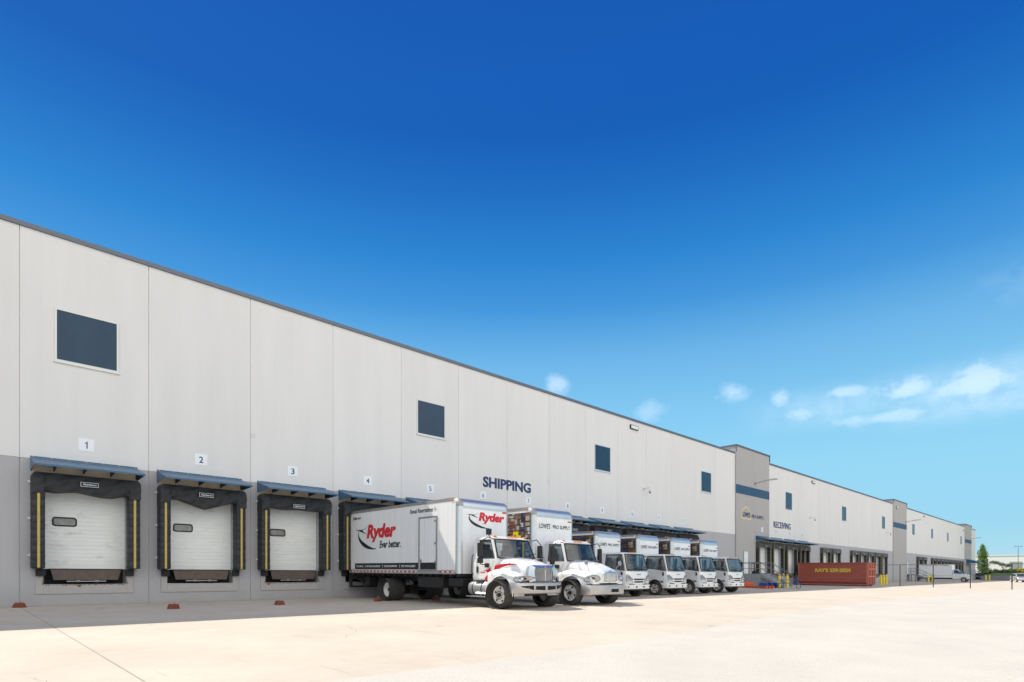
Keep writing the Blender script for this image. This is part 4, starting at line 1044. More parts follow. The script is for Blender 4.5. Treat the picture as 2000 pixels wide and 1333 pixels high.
    # mirrors
    for s in (-1, 1):
        mx = s*1.46; my = -9.66
        mirror(root, yc, mx, my, 1.98, s, .20, .46)
        mirror(root, yc, mx, my, 1.62, s, .20, .18)
        a = MB(); a.path([(s*.93, -9.80, 2.36), (s*1.20, -9.78, 2.42), (mx, my-.06, 2.26), (mx, my-.06, 1.50), (s*1.05, my+.05, 1.46)], .016, 6)
        a.cbox((s*1.0, my+.10, 1.46), (.14, .16, .14)); a.build('mirror_arm', M['black'], root, yc=yc)
        if ry and s < 0: mirror(root, yc, -1.16, -9.75, 2.60, s, .19, .2, name='spot_mirror'); a = MB(); a.tube((-1.16, -9.78, 2.5), (-1.12, -9.85, 2.38), .014, 6); a.build('mirror_arm', M['black'], root, yc=yc)
    if not ry:
        for s in (-1, 1):
            a = MB(); a.path([(s*.80, -10.95, 1.28), (s*.92, -10.98, 1.46), (s*1.02, -11.0, 1.56)], .010, 5); hm = a.build('hood_mirror', M['aludull'], root, yc=yc)
            a = MB(); c0 = Vector((s*1.04, -11.0, 1.60)); a.lathe_x([(0, .001), (0, .001)], 0, 0, 4) if False else None
            n = 16; a.add([tuple(c0+Vector((.085*math.cos(2*math.pi*i/n), -.03, .10*math.sin(2*math.pi*i/n)))) for i in range(n)]+[tuple(c0+Vector((.06*math.cos(2*math.pi*i/n), .03, .07*math.sin(2*math.pi*i/n)))) for i in range(n)], [tuple(range(n)), tuple(range(n, 2*n))]+[(i, (i+1)%n, n+(i+1)%n, n+i) for i in range(n)])
            a.build('mirror_head', M['aludull'], hm, yc=yc, smooth=True)
    # tank, steps
    for s in (-1, 1):
        t_ = MB(); t_.lathe_x([], 0, 0) if False else None
        rr_ = .27 if ry else .25; n = 20; ya, yb2 = -8.62, -9.56
        rings = [[(s*(.84)+r_*math.cos(2*math.pi*i/n), y, .66+r_*math.sin(2*math.pi*i/n)) for i in range(n)] for y, r_ in ((ya+.02, rr_*.8), (ya, rr_*.95), (ya-.03, rr_), (yb2+.03, rr_), (yb2, rr_*.95), (yb2-.02, rr_*.8))]
        t_.loft(rings); tk = t_.build('fuel_tank', M['alu'] if ry else M['aludull'], root, yc=yc, smooth=True)
        for y in (-8.85, -9.32):
            st = MB()
            rg = [(s*.84+(rr_+.006)*math.cos(2*math.pi*i/n), y, .66+(rr_+.006)*math.sin(2*math.pi*i/n)) for i in range(n)]; rg2 = [(p[0], y-.04, p[2]) for p in rg]; st.loft([rg, rg2]); st.build('tank_strap', M['frame'], tk, yc=yc)
        st = MB(); st.box(s*.80, s*1.16, -8.6, -9.62, .36, .40); st.box(s*.86, s*1.10, -8.9, -9.35, .935, .955); st.build('step', M['alu'], root, yc=yc)
    # engine and front axle mass
    e_ = MB(); e_.box(-.42, .42, -11.0, -9.2, .45, .95); e_.tube((-.95, fy, .47), (.95, fy, .47), .06, 8); e_.box(-.9, .9, -8.6, -8.5, .5, 1.0)
    e_.build('engine', M['frame'], root, yc=yc)
    e_ = MB(); e_.box(-1.15, -.62, -5.6, -7.2, .62, 1.02); e_.box(-1.1, -.7, -7.5, -8.3, .70, 1.0); e_.build('underbody_box', M['frame'], root, yc=yc, bev=.02)
    tag(root, label, cat, 'delivery trucks backed up to the docks')
    xs_ = -W-.002
    if ry:
        b = MB(); add_text(b, 'Ryder', Mside(xs_, -1.86, 2.68), w=2.34, h=.56, bold=.05, shear=.22)
        s1 = b.build('logo_lettering', M['red'], root, yc=yc)
        b = MB(); add_text(b, 'Ever better.', Mside(xs_, -2.92, 2.22), w=1.62, h=.30, bold=.03, shear=.22); s2 = b.build('slogan_lettering', M['blackv'], root, yc=yc)
        b = MB(); ryder_swoosh(b, Mside(xs_, -1.12, 2.16), 1.25, .66); b.build('logo_swoosh', M['blackv'], root, yc=yc)
        b = MB(); add_text(b, 'Ryder.com', Mside(xs_, -.66, 3.52), w=.68, h=.14, bold=.02, shear=.2); b.build('web_lettering', M['blackv'], root, yc=yc); b = MB(); add_text(b, 'Rental Reservations: 1-', Mside(xs_, -5.2, 3.50), w=1.75, h=.17, bold=.02, shear=.2); b.build('phone_lettering', M['blackv'], root, yc=yc)
        b = MB(); b.box(xs_-.003, xs_, -.85, -5.77, 1.31, 1.57); st_ = b.build('side_stripe', M['blackv'], root, yc=yc); b = MB(); b.box(-W-.018, -W-.0125, -5.92, -6.92, 1.31, 1.57); b.build('side_stripe', M['blackv'], root, yc=yc)
        b = MB()
        for (t, y, w_) in (('TRUCK RENTAL', -1.0, .6), ('FLEET LEASING & MAINTENANCE', -1.85, 1.15), ('DEDICATED TRANSPORTATION', -3.3, 1.0), ('SUPPLY CHAIN MANAGEMENT', -4.6, 1.0)): add_text(b, t, Mside(xs_-.004, y, 1.40), w=w_, h=.08, bold=.02, shear=.15)
        for y in (-1.75, -3.17, -4.47): b.box(xs_-.008, xs_-.004, y, y-.02, 1.38, 1.50)
        b.build('stripe_lettering', M['sign'], st_, yc=yc)
        b = MB(); add_text(b, 'Ryder', Mfront(-.33, ybox-.004, 3.13), w=1.30, h=.30, bold=.055, shear=.2); b.build('logo_lettering', M['red'], root, yc=yc)
        b = MB(); ryder_swoosh(b, Mfront(-.80, ybox-.004, 2.84), .80, .36); b.build('logo_swoosh', M['blackv'], root, yc=yc)
        b = MB(); b.box(.86, 1.06, ybox-.008, ybox-.004, 3.46, 3.52); b.build('front_decal', M['red'], root, yc=yc)
        # side door
        d = MB(); d.box(-W-.012, -W+.01, dr[1]+.06, dr[0]-.06, 1.30, 3.26); do = d.build('side_door', M['boxwhite'], root, yc=yc)
        d = MB()
        for (a0, a1, c0, c1) in ((dr[1], dr[1]+.05, 1.26, 3.32), (dr[0]-.05, dr[0], 1.26, 3.32), (dr[1]+.05, dr[0]-.05, 3.27, 3.32), (dr[1]+.05, dr[0]-.05, 1.26, 1.295)): d.box(-W-.035, -W, a0, a1, c0, c1)
        d.build('door_frame', M['aludull'], do, yc=yc)
        d = MB()
        for z in (1.55, 2.25, 3.1): d.box(-W-.05, -W-.012, dr[1]+.02, dr[1]+.14, z, z+.07)
        d.box(-W-.04, -W-.012, dr[0]-.22, dr[0]-.10, 1.62, 1.66); d.box(-W-.04, -W-.012, dr[0]-.18, dr[0]-.14, 1.56, 1.72); d.build('hinges', M['aludull'], do, yc=yc)
        # door logo and ribbon
        b = MB(); add_text(b, 'Ryder', Mside(-W1-.014, -9.19, 1.20), w=.26, h=.055, bold=.04, shear=.2); b.build('door_lettering', M['red'], root, yc=yc)
        b = MB(); Mx = Mside(-W1-.014, -9.3, 1.15)
        poly2d(b, [(.02, .13), (.16, .12), (.33, .02), (.42, .10), (.42, .26), (.30, .17)], Mx)
        poly2d(b, [(.10, -.30), (.13, -.12), (.24, -.03), (.33, -.02), (.25, -.16), (.17, -.24)], Mx); b.build('door_ribbon', M['red'], root, yc=yc)
        b = MB(); v = []; n = 14
        for i in range(n+1):
            t = i/n; y = -9.86-.92*t; w_ = .93-.20*max(0, (t-.2)/.8); zc = 1.36+.14*math.sin(t*1.9); th = .075*max(0, 1-t)**1.1+.008
            x = -(w_+.022) if y > -10.1 else -(w_+.02)
            v += [(x-.004, y, zc-th), (x-.0+.01*0, y, zc+th)]
        b.add(v, [(2*i, 2*i+2, 2*i+3, 2*i+1) for i in range(n)]); b.build('hood_ribbon', M['red'], root, yc=yc)
    else:
        lowes(root, yc, W, yrear, ybox, z0, ztop, big=True)
    return root
def lowes(root, yc, W, yrear, ybox, z0, ztop, big=False):
    k = 1.0 if big else .93
    b = MB(); zz = ztop-.82*k
    add_text(b, "LOWE'S", Mfront(-.92*k, ybox-.005, zz), w=.66*k, h=.20*k, bold=.015); b.build('brand_lettering', M['blackv'], root, yc=yc); b = MB(); add_text(b, 'PRO SUPPLY', Mfront(-.10*k, ybox-.005, zz+.02), w=1.08*k, h=.15*k, bold=.015); b.build('supply_lettering', M['blackv'], root, yc=yc)
    b = MB(); house(b, Mfront(-1.0*k, ybox-.003, zz-.09), .82*k, .46*k, .014); b.build('house_outline', mat('gold_pale', (.73, .71, .62), .5), root, yc=yc)
    b = MB(); b.box(W-.42, W-.20, ybox-.008, ybox-.004, ztop-.50, ztop-.45); b.build('front_decal', M['red'], root, yc=yc)
    # printed side graphic: shop aisle with stacked shelves
    random.seed(3 if big else 9)
    pal = [mat('print_'+str(i), c, .45) for i, c in enumerate([(.025, .025, .045), (.20, .13, .07), (.42, .31, .25), (.06, .08, .17), (.46, .42, .38), (.22, .07, .045), (.09, .065, .05), (.36, .30, .12), (.45, .45, .48)])]
    b = MB(); x = -W-.003
    def q(y0, y1, z0_, z1_, c, e=0): b.cur = c; b.add([(x-e, y0, z0_), (x-e, y1, z0_), (x-e, y1, z1_), (x-e, y0, z1_)], [(0, 1, 2, 3)])
    ya, yb_ = yrear-.12, ybox+.16; zt_ = ztop-.20; zl = z0+.16
    q(ya, yb_, zl, zt_, 0)
    y = ya-.02
    while y > yb_+.10:      # uneven bays of stacked goods
        bw = random.uniform(.25, .6); z = zl+random.uniform(0, .15); y1 = max(y-bw, yb_+.02); tone = random.choice([(0, 3, 6), (1, 1, 2, 6), (0, 0, 6, 3), (2, 4, 1, 5), (1, 6, 7)])
        while z < zt_-.06:
            h_ = random.uniform(.07, .24); yy = y
            while yy > y1+.03:
                w_ = random.uniform(.06, .3); c = random.choice(tone) if random.random() < .8 else random.randrange(9)
                q(yy, max(yy-w_+.01, y1+.01), z+random.uniform(0, .02), min(z+h_*random.uniform(.7, 1), zt_-.01), c, .002); yy -= w_
            if random.random() < .35: q(y, y1, z+h_-.01, min(z+h_+.012, zt_-.005), random.choice([5, 6, 0]), .0035)
            z += h_
        y = y1-random.choice([0, 0, .06])
    sh = 1; z = 99
    while z < zt_-.05:
        y = ya-.04
        while y > yb_+.12:
            w_ = random.uniform(.06, .19); h_ = random.uniform(.5, .92)*sh; c = random.choice([0, 1, 1, 2, 2, 3, 3, 4, 5, 6, 7, 8] if big else [0, 0, 0, 1, 3, 3, 3, 6, 6, 2, 5, 8])
            q(y, max(y-w_+.012, yb_+.02), z, min(z+h_, zt_-.01), c, .002); y -= w_
        q(ya, yb_, z-.03, z-.008, 5 if not big else 6, .0035); z += sh
    gr = b.build('side_graphic', pal, root, yc=yc)
    if big:
        b = MB(); Mx = Mside(-W-.012, ybox+1.10, 2.36)
        b.add([(p[0], p[1], 0) for p in [(-.05, .52), (-.05, .38), (.12, .38), (.12, .22), (.30, .22), (.30, .06), (.50, .06), (.50, -.9), (.62, -.9), (.62, .20), (.42, .20), (.42, .36), (.27, .36), (.27, .52)]], [tuple(range(14))[::-1]], Mx)
        for i in range(7): b.add([(.5-.0-i*.16-.5*0, -1, 0)]*0, [])
        b.build('yellow_ladder_print', mat('print_yellow', (.85, .62, .0), .45), root, yc=yc)
        b = MB(); poly2d(b, [(-.12, -.75), (.16, -.75), (.18, .15), (.10, .24), (-.10, .24), (-.16, .12)], Mx, -.003); b.build('blue_print', mat('print_blue', (.20, .40, .65), .45), root, yc=yc)

conventional('ryder', 14.25, 'white long nosed box truck with big red Ryder lettering, backed to dock 4', 'box truck', -.40, -8.28, 3.90)
conventional('fr', 17.86, 'white long nosed truck with LOWE\'S PRO SUPPLY on its box, beside the red lettered truck', 'box truck', -.40, -8.48, 3.83)

# ---------------------------------------------------------------- cab-over trucks
def cabover(cx, label):
    yc = -4.0; root = empty('cabover_truck', (cx, yc, SL*yc), (SL, 0, 0)); W = 1.14; z0 = 1.02
    yr, yfb = -.40, -5.92
    box_body(root, yc, W, yr, yfb, z0, 3.38, None, False, .24)
    chassis(root, yc, 1.04, yr, -7.2, z0-.02, -2.5, .38, .21, 'isu'); 
    fy = -6.92; P_ = M['tpaint']; W1 = 1.0
    for s in (-1, 1): wheel(root, yc, s*1.0, fy, .385, .22, s, 'isu')
    yb, yf = -6.12, -7.66; zb = 1.50
    # lower body: side polygon with the arch cut
    ar = [(fy-(.47)*math.cos(R(a)), .42+.47*math.sin(R(a))) for a in [12+(156)*i/18 for i in range(19)]]
    prof = [(yb, .60), (yb, zb), (yf+.02, zb-.18), (yf-.04, 1.2), (yf-.06, .95), (yf-.05, .62), (yf+.12, .52)]+ar
    rings = []
    for (x, ins) in ((-W1, .05), (-W1+.02, .02), (-W1+.07, 0), (W1-.07, 0), (W1-.02, .02), (W1, .05)):
        rings.append([(x*(1.0), (y+ins*1.1 if y < yf+.05 else y), z) for (y, z) in prof])
    # bulge the front in plan
    rr = []
    for k, ring in enumerate(rings): rr.append(ring)
    mid = []
    for x in (-.6, -.2, .2, .6): mid.append([(x, (y-.07*(1-(x/W1)**2) if y < yf+.05 else y), z) for (y, z) in prof])
    allr = rr[:3]+mid+rr[3:]
    c = MB(); c.loft(allr); c.build('cab_body', P_, root, yc=yc, smooth=True)
    glasshouse(root, yc, W1-.005, .90, yb, yf-.01, zb, -7.42, 2.16, bulge=.09, zroof=2.27, beltdrop=.12, rearpanel=.26)
    for s in (-1, 1):
        x = s*(W1+.003); d = MB()
        # door skin above the arch
        d.prism([(yb-.22, .98), (yb-.22, zb-.03), (yf+.10, zb-.21), (yf+.13, .62), (fy-.50, .62), (fy-.40, .80), (fy-.15, .96), (fy+.2, .97)], x-s*.008, x+s*.008); dd = d.build('door', P_, root, yc=yc, bev=.006)
        h = MB(); h.box(x+s*.008, x+s*.035, yf+.22, yf+.34, 1.02, 1.20) if False else h.box(x+s*.008, x+s*.035, yb-.34, yb-.26, 1.18, 1.24); h.build('handle', M['black'], dd, yc=yc)
        h = MB(); h.box(x+s*.008, x+s*.03, yf+.16, yf+.26, 1.08, 1.27); h.build('corner_vent', M['black'], root, yc=yc, bev=.01)
        h = MB(); h.box(x+s*.008, x+s*.016, yf+.20, yf+.44, .70, .80); h.build('side_repeater', M['rail'], root, yc=yc)
        h = MB(); h.prism([(yb+.02, .62), (yb+.02, 2.1), (yb+.10, 2.1), (yb+.10, .62)], s*.85, s*.97); h.build('rear_trim', M['black'], root, yc=yc)
        lip = MB(); lip.path([(s*1.005, y, z) for y, z in ar], .018, 6); lip.build('arch_lip', P_, root, yc=yc)
        # headlamp cluster
        hl = MB(); yy = yf-.075
        hl.add([(s*.56, yy-.055, .86), (s*.97, yy-.005, .84), (s*.985, yy+.02, 1.12), (s*.88, yy-.018, 1.13), (s*.60, yy-.055, .94), (s*.56, yy+.05, .86), (s*.97, yy+.1, .84), (s*.98, yy+.1, 1.12), (s*.88, yy+.1, 1.13), (s*.60, yy+.05, .94)],
               [(0,1,2,3,4),(0,1,6,5),(1,2,7,6),(2,3,8,7),(3,4,9,8),(4,0,5,9)]); ho = hl.build('headlight', M['lens'], root, yc=yc)
        hl = MB(); hl.add([(s*.60, yy-.05, .68), (s*.96, yy-.002, .68), (s*.97, yy-.003, .825), (s*.57, yy-.052, .84)], [(0,1,2,3)]); q5 = [(s*.56, yy-.06, .855), (s*.975, yy-.01, .835), (s*.99, yy+.015, 1.125), (s*.88, yy-.022, 1.135), (s*.60, yy-.06, .945)]; bz = MB(); bz.path(q5+[q5[0]], .010, 5); bz.path([(s*.66, yy-.058, .90), (s*.90, yy-.03, 1.05)], .02, 5); bz.build('bezel', M['aludull'], ho, yc=yc); hl.build('fog_lamp', M['winframe'], root, yc=yc)
        mirror(root, yc, s*1.30, yf+.26, 1.80, s, .17, .36); mirror(root, yc, s*1.30, yf+.26, 1.50, s, .16, .15)
        a = MB(); a.path([(s*.93, yf+.26, 2.12), (s*1.30, yf+.20, 2.04), (s*1.30, yf+.20, 1.40), (s*1.0, yf+.22, 1.34)], .014, 6); a.build('mirror_arm', M['black'], root, yc=yc)
    # grille slots
    for (z, w_) in ((.86, .40), (.73, .36)):
        g_ = MB(); n = 8; v = []
        for i in range(n+1):
            u = -1+2*i/n; v += [(u*w_, yf-.143+.016*u*u, z), (u*(w_+.05), yf-.145+.018*u*u, z+.075)]
        g_.add(v, [(2*i, 2*i+2, 2*i+3, 2*i+1) for i in range(n)]); g_.build('grille_slot', M['black'], root, yc=yc)
    g_ = MB()
    for s in (-1, 1):
        for z in (.74, .88): g_.box(s*.50, s*.55, yf-.125, yf-.115, z, z+.05)
    g_.build('grille_vents', M['black'], root, yc=yc)
    g_ = MB(); g_.box(-.17, .17, yf-.140, yf-.134, 1.13, 1.17); g_.build('front_badge', M['aludull'], root, yc=yc)
    # bumper
    bp = MB(); plan = [(1.06, yf+.18), (1.07, yf-.02), (1.0, yf-.13), (.6, yf-.20), (0, yf-.22), (-.6, yf-.20), (-1.0, yf-.13), (-1.07, yf-.02), (-1.06, yf+.18)]
    rows = [[(x*o, y+q, z) for x, y in plan] for z, o, q in ((.40, .985, .03), (.43, 1, 0), (.61, 1, 0), (.635, .99, .03), (.635, .9, .14), (.40, .9, .14))]
    bp.loft(rows+[rows[0]], False, False, closed=False); bo = bp.build('bumper', P_, root, yc=yc, smooth=True)
    bv = MB()
    for s in (-1, 1): bv.box(s*.28, s*.36, yf-.235, yf-.212, .48, .56); bv.box(s*.88, s*.95, yf-.165, yf-.13, .48, .56)
    bv.build('bumper_vents', M['dark'], bo, yc=yc)
    bv = MB(); bv.box(-.8, .8, yf-.11, yf-.0, .638, .675); bv.build('bumper_gap', M['black'], root, yc=yc)
    cl_ = MB()
    for x in (-.80, -.13, 0.03, .19, .80): cl_ = MB(); cl_.cbox((x, -7.36 if abs(x) < .5 else -7.26, 2.265 if abs(x) < .5 else 2.22), (.10, .08, .045)); cl_.build('roof_lamp', M['amber'], root, yc=yc, bev=.01)
    e_ = MB(); e_.box(-.4, .4, -7.3, -6.1, .40, .75); e_.tube((-.9, fy, .38), (.9, fy, .38), .05, 8); e_.box(-.7, .7, -7.45, -7.35, .3, .5); e_.build('engine', M['frame'], root, yc=yc)
    lowes(root, yc, W, yr, yfb, z0, 3.38)
    tag(root, label, 'box truck', 'cab-over box trucks in a row'); return root
c0 = cabover(25.05, 'first of four small flat nosed white trucks, next to the long nosed pair')
allk = {}
for c in bpy.data.objects:
    if c.parent: allk.setdefault(c.parent.name, []).append(c)
for x, lab in ((28.82, 'second of four small flat nosed white trucks, standing under number 8'),
               (32.42, 'third of four small flat nosed white trucks, standing under number 9'),
               (36.02, 'last of four small flat nosed white trucks, nearest the grey tower')):
    n = copy_tree(c0, None, allk); n.location.x = x; n['label'] = lab; n.location.y += random.uniform(-.12, .12); n.rotation_euler.z = R(random.uniform(-.5, .5))

# ---------------------------------------------------------------- wheel chocks
CH = [(1.5, -.45, .3, 'brown red rubber wheel chock against the wall left of dock 1'), (5.0, -3.95, .5, 'brown red wheel chock on the shaded concrete in front of dock 2'), (8.42, -3.8, .1, 'brown red wheel chock on the shaded concrete in front of dock 3'),
      (12.45, -3.75, .2, 'orange brown wheel chock behind the left rear wheels of the rental truck'), (14.85, -4.45, .0, 'orange brown wheel chock under the rental truck')]
cm = None
for x, y, a, lab in CH:
    if cm is None:
        m_ = MB(); m_.prism([(-.16, 0), (.16, 0), (.10, .15), (-.09, .16)], -.10, .10, 'y')
        for s in (-.08, 0, .08): m_.prism([(-.172, .0), (-.15, .0), (-.10, .13), (-.12, .13)], s-.02, s+.02, 'y')
        o = cm = m_.build('wheel_chock', M['chock'], bev=.015)
        h = MB(); h.path([(-.04, 0, .15), (-.03, 0, .19), (.04, 0, .19), (.05, 0, .145)], .012, 6); hk = h.build('carry_loop', M['steel'], o)
    else:
        o = cm.copy(); col.objects.link(o); h2 = hk.copy(); h2.parent = o; col.objects.link(h2)
    o.location = (x, y, gz(y)); o.rotation_euler = (0, 0, a); tag(o, lab, 'wheel chock', 'wheel chocks on the dock apron')

# ---------------------------------------------------------------- landing, stairs
def stairs(x0, x1, y1, ysteps, zt, lab, conc=True, group=None):
    r = empty('dock_stairs', ((x0+x1)/2, y1/2, 0)); ox, oy = (x0+x1)/2, y1/2
    def B(mb, name, m, **k):
        mb.v = [(a-ox, b_-oy, c) for a, b_, c in mb.v]; return mb.build(name, m, r, **k)
    m_ = MB()
    if conc: m_.box(x0, x1, y1, -.14, -.05, zt)
    else: m_.box(x0, x1, y1, -.02, zt-.14, zt); [m_.box(a, a+.08, b_, b_+.08, -.05, zt-.14) for a in (x0+.02, x1-.1) for b_ in (y1+.02, -.4)]
    B(m_, 'landing', M['conc'] if conc else M['rail'])
    n = 7; st = MB(); dz = zt/n; dy = (ysteps-y1)/n
    for i in range(n):
        ya = y1+dy*i; z = zt-dz*(i+1)
        if z <= .02: z = .02
        if conc: st.box(x0+.25, x1-.25, ya+dy, ya-.001, -.05, z)
        else: st.box(x0+.1, x1-.1, ya+dy, ya-.001, z-.04, z)
    B(st, 'steps', M['conc'] if conc else M['rail'])
    for x in (x0+.05, x1-.2):
        sg = MB()
        sg.prism([(y1, zt), (y1, zt-.32), (ysteps-.05, -.04), (ysteps-.05, .12)], x, x+.15 if conc else x+.05)
        B(sg, 'stringer', M['conc'] if conc else M['rail'])
    rr = .024
    for x in (x0+.06, x1-.06):
        rl = MB()
        for h in (.48, .95, 1.05) if conc else (.5, 1.0):
            rl.path([(x, -.2, zt+h), (x, y1, zt+h), (x, ysteps, h+.05)], rr, 6)
        for y in (-.25, y1*.5, y1): rl.tube((x, y, zt), (x, y, zt+1.05), rr, 6)
        for t in (.5, 1): rl.tube((x, y1+(ysteps-y1)*t, zt*(1-t)), (x, y1+(ysteps-y1)*t, zt*(1-t)+1.05), rr, 6)
        B(rl, 'handrail', M['rail'])
    tag(r, lab, 'stairs', group)
    return r
stairs(52.9, 55.4, -2.15, -4.0, 1.18, 'grey concrete landing with steps and steel handrails below the first tower', True, 'dock stairs')
stairs(116.0, 117.6, -1.3, -3.5, 1.2, 'dark steel stairs with handrails beside the second tower', False, 'dock stairs')
stairs(172.6, 175.0, -1.4, -3.6, 1.2, 'dark steel stairs under the blue entrance canopy at the far end', False, 'dock stairs')
m_ = MB(); m_.lathe_z([(0, .19), (.02, .20), (.22, .19), (.30, .08), (.36, .045), (.9, .04), (.93, .07), (1.0, .06), (1.02, .01)], 0, 0, 16)
o = m_.build('cigarette_receptacle', M['black'], smooth=True); o.location = (53.4, -1.35, 1.18); tag(o, 'black cigarette receptacle with wide foot and thin neck on the concrete landing', 'ash bin')

# ---------------------------------------------------------------- bollards
bo0 = None
BL = [(52.05, -4.15, 'yellow bollard left of the pair near the concrete steps, behind the picnic table'), (52.6, -4.6, 'yellow bollard right of the pair behind the picnic table'),
      (75.6, -6.1, 'yellow bollard, left of the three right of the red dumpster'), (76.5, -6.15, 'yellow bollard, middle one of the three right of the dumpster'), (77.4, -6.2, 'yellow bollard, right one of the three right of the dumpster'),
      (108.2, -4.5, 'yellow bollard in front of the van box, left of its pair'), (109.6, -4.75, 'yellow bollard in front of the van box, right of its pair'),
      (150.0, -6.3, 'thin far yellow bollard before the retaining wall, left of its pair'), (151.5, -6.7, 'thin far yellow bollard before the retaining wall, right of its pair')]
for x, y, lab in BL:
    if bo0 is None:
        m_ = MB(); m_.lathe_z([(-.02, .115), (1.08, .115), (1.14, .09), (1.17, .03)], 0, 0, 20); o = bo0 = m_.build('bollard', M['boll'], smooth=True)
        k = MB(); k.lathe_z([(1.02, .119), (1.07, .119)], 0, 0, 20); bc = k.build('reflective_band', M['redlens'], o, smooth=True)
    else:
        o = bo0.copy(); col.objects.link(o)
        if x < 60: b2 = bc.copy(); b2.parent = o; col.objects.link(b2)
    o.location = (x, y, gz(y)); tag(o, lab, 'bollard', 'yellow bollards')

# ---------------------------------------------------------------- picnic table
r = empty('picnic_table', (50.9, -5.45, gz(-5.3)), (0, 0, R(8))); r.scale = (.9, .8, .95)
m_ = MB(); [m_.box(-.38+.155*i, -.38+.155*i+.14, -1.1, 1.1, .72, .755) for i in range(5)]; m_.build('tabletop', M['blueplastic'], r)
for s in (-1, 1): m_ = MB(); m_.box(s*.62, s*.90, -1.1, 1.1, .43, .46); m_.build('bench', M['blueplastic'], r)
m_ = MB()
for y in (-.85, .85):
    m_.path([(-.85, y, 0), (-.85, y, .42), (-.3, y, .42), (-.3, y, .71)], .025, 6); m_.path([(.85, y, 0), (.85, y, .42), (.3, y, .42), (.3, y, .71)], .025, 6); m_.tube((-.85, y, .03), (.85, y, .03), .025, 6); m_.tube((-.3, y, .68), (.3, y, .68), .025, 6)
m_.build('frame', M['fence'], r); tag(r, 'black framed picnic table with blue top between the steps and the dumpster', 'picnic table')

# ---------------------------------------------------------------- orange rack beams and blue pallets
r = empty('rack_beams', (48.6, -3.2, gz(-3.2)), (0, 0, R(62)))
for i in range(3):
    m_ = MB(); m_.box(-2.2, 2.2, -.45+i*.32, -.30+i*.32, 0+.002*i, .16); m_.box(-2.2, -2.1, -.5+i*.32, -.25+i*.32, .162, .20); m_.build('beam', M['orange'], r)
m_ = MB(); m_.box(.4, 1.9, -.50, .30, .205, .26); m_.box(.4, .5, -.5, .3, .26, .52); m_.build('end_plate', M['orange'], r); tag(r, 'low pile of orange steel beams on the ground beside the last truck', 'steel beams')
pal0 = None
for i, (z, a, lab) in enumerate(((0, .95, 'blue pallet at the bottom of the low blue pile'), (.145, 1.02, 'blue pallet in the middle of the low blue pile'), (.29, .9, 'blue pallet on top of the low blue pile beside the landing'))):
    if pal0 is None:
        m_ = MB(); [m_.box(-.6+.2*k, -.6+.2*k+.14, -.5, .5, .115, .14) for k in range(6)]; [m_.box(-.6, .6, y, y+.1, .02, .115) for y in (-.5, -.05, .4)]; [m_.box(-.6, .6, y, y+.1, 0, .0199) for y in (-.5, -.05, .4)]
        o = pal0 = m_.build('pallet', M['blueplastic'])
    else: o = pal0.copy(); col.objects.link(o)
    o.location = (50.3, -3.9, gz(-3.9)+z); o.rotation_euler = (0, 0, a); tag(o, lab, 'pallet', 'blue pallets piled beside the landing')

# ---------------------------------------------------------------- roll-off dumpster (long side faces the camera)
r = empty('dumpster', (66.83, -4.05, gz(-4.35)-.08), (SL, 0, R(-3)))
m_ = MB(); L = 3.35; Wd = .98; H = 2.40
m_.prism([(-Wd+.14, .30), (-Wd, .52), (-Wd, H-.02), (-Wd+.06, H-.02), (-Wd+.06, .56), (Wd-.06, .56), (Wd-.06, H-.02), (Wd, H-.02), (Wd, .52), (Wd-.14, .30)], -L+.06, L-.06, 'y')
m_.box(-Wd+.06, Wd-.06, -L, -L+.06, .34, H-.03); m_.box(-Wd+.06, Wd-.06, L-.06, L, .34, H-.03)
dmp = m_.build('body', M['dump'], r)
m_ = MB(); m_.box(-Wd-.05, -Wd+.08, -L-.02, L+.02, H-.019, H+.09); m_.box(Wd-.08, Wd+.05, -L-.02, L+.02, H-.019, H+.09); m_.box(-Wd+.08, Wd-.08, -L-.05, -L+.07, H-.02, H+.08); m_.box(-Wd+.08, Wd-.08, L-.07, L+.05, H-.02, H+.08)
m_.build('top_rail', M['dump'], r)
m_ = MB(); m_.box(-Wd-.03, -Wd+.12, -L, L, .20, .29); m_.box(Wd-.12, Wd+.03, -L, L, .20, .29); m_.box(-.55, -.42, -L, L, .12, .30); m_.box(.42, .55, -L, L, .12, .30); m_.build('skid_rail', M['dump_lit'], r)
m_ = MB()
for x in (-Wd-.02, -.38, .38, Wd-.1): m_.box(x, x+.12, -L-.12, -L-.001, .28, H-.02); m_.build('gate_post', M['dump_lit'], r); m_ = MB()
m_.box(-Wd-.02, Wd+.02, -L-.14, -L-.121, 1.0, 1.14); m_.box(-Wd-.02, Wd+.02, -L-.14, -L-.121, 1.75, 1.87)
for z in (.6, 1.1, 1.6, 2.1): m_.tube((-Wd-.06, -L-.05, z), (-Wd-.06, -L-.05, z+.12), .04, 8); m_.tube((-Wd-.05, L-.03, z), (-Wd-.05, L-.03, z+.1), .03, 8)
m_.build('gate_ribs', M['dump_lit'], r)
m_ = MB(); m_.box(-Wd-.035, -Wd-.001, -L, -L+.10, .40, H-.03); m_.box(-Wd-.035, -Wd-.001, L-.10, L, .40, H-.03); m_.box(-Wd-.012, -Wd-.001, -L+.1, L-.1, .93, .96); m_.build('corner_rib', M['dump_lit'], r)
m_ = MB()
for x in (-.85, .85):
    for y in (-L+.3, L-.5): m_.tube((x-.1, y, .18), (x+.1, y, .18), .10, 14)
m_.build('roller', M['frame'], r)
m_ = MB(); add_text(m_, "RAY'S 539-2024", Mside(-Wd-.004, 1.62, 1.52), w=3.45, h=.36, bold=.05); m_.build('lettering', M['dyellow'], r)
tag(r, "long dark red open top dumpster with yellow RAY'S 539-2024 lettering", 'dumpster')

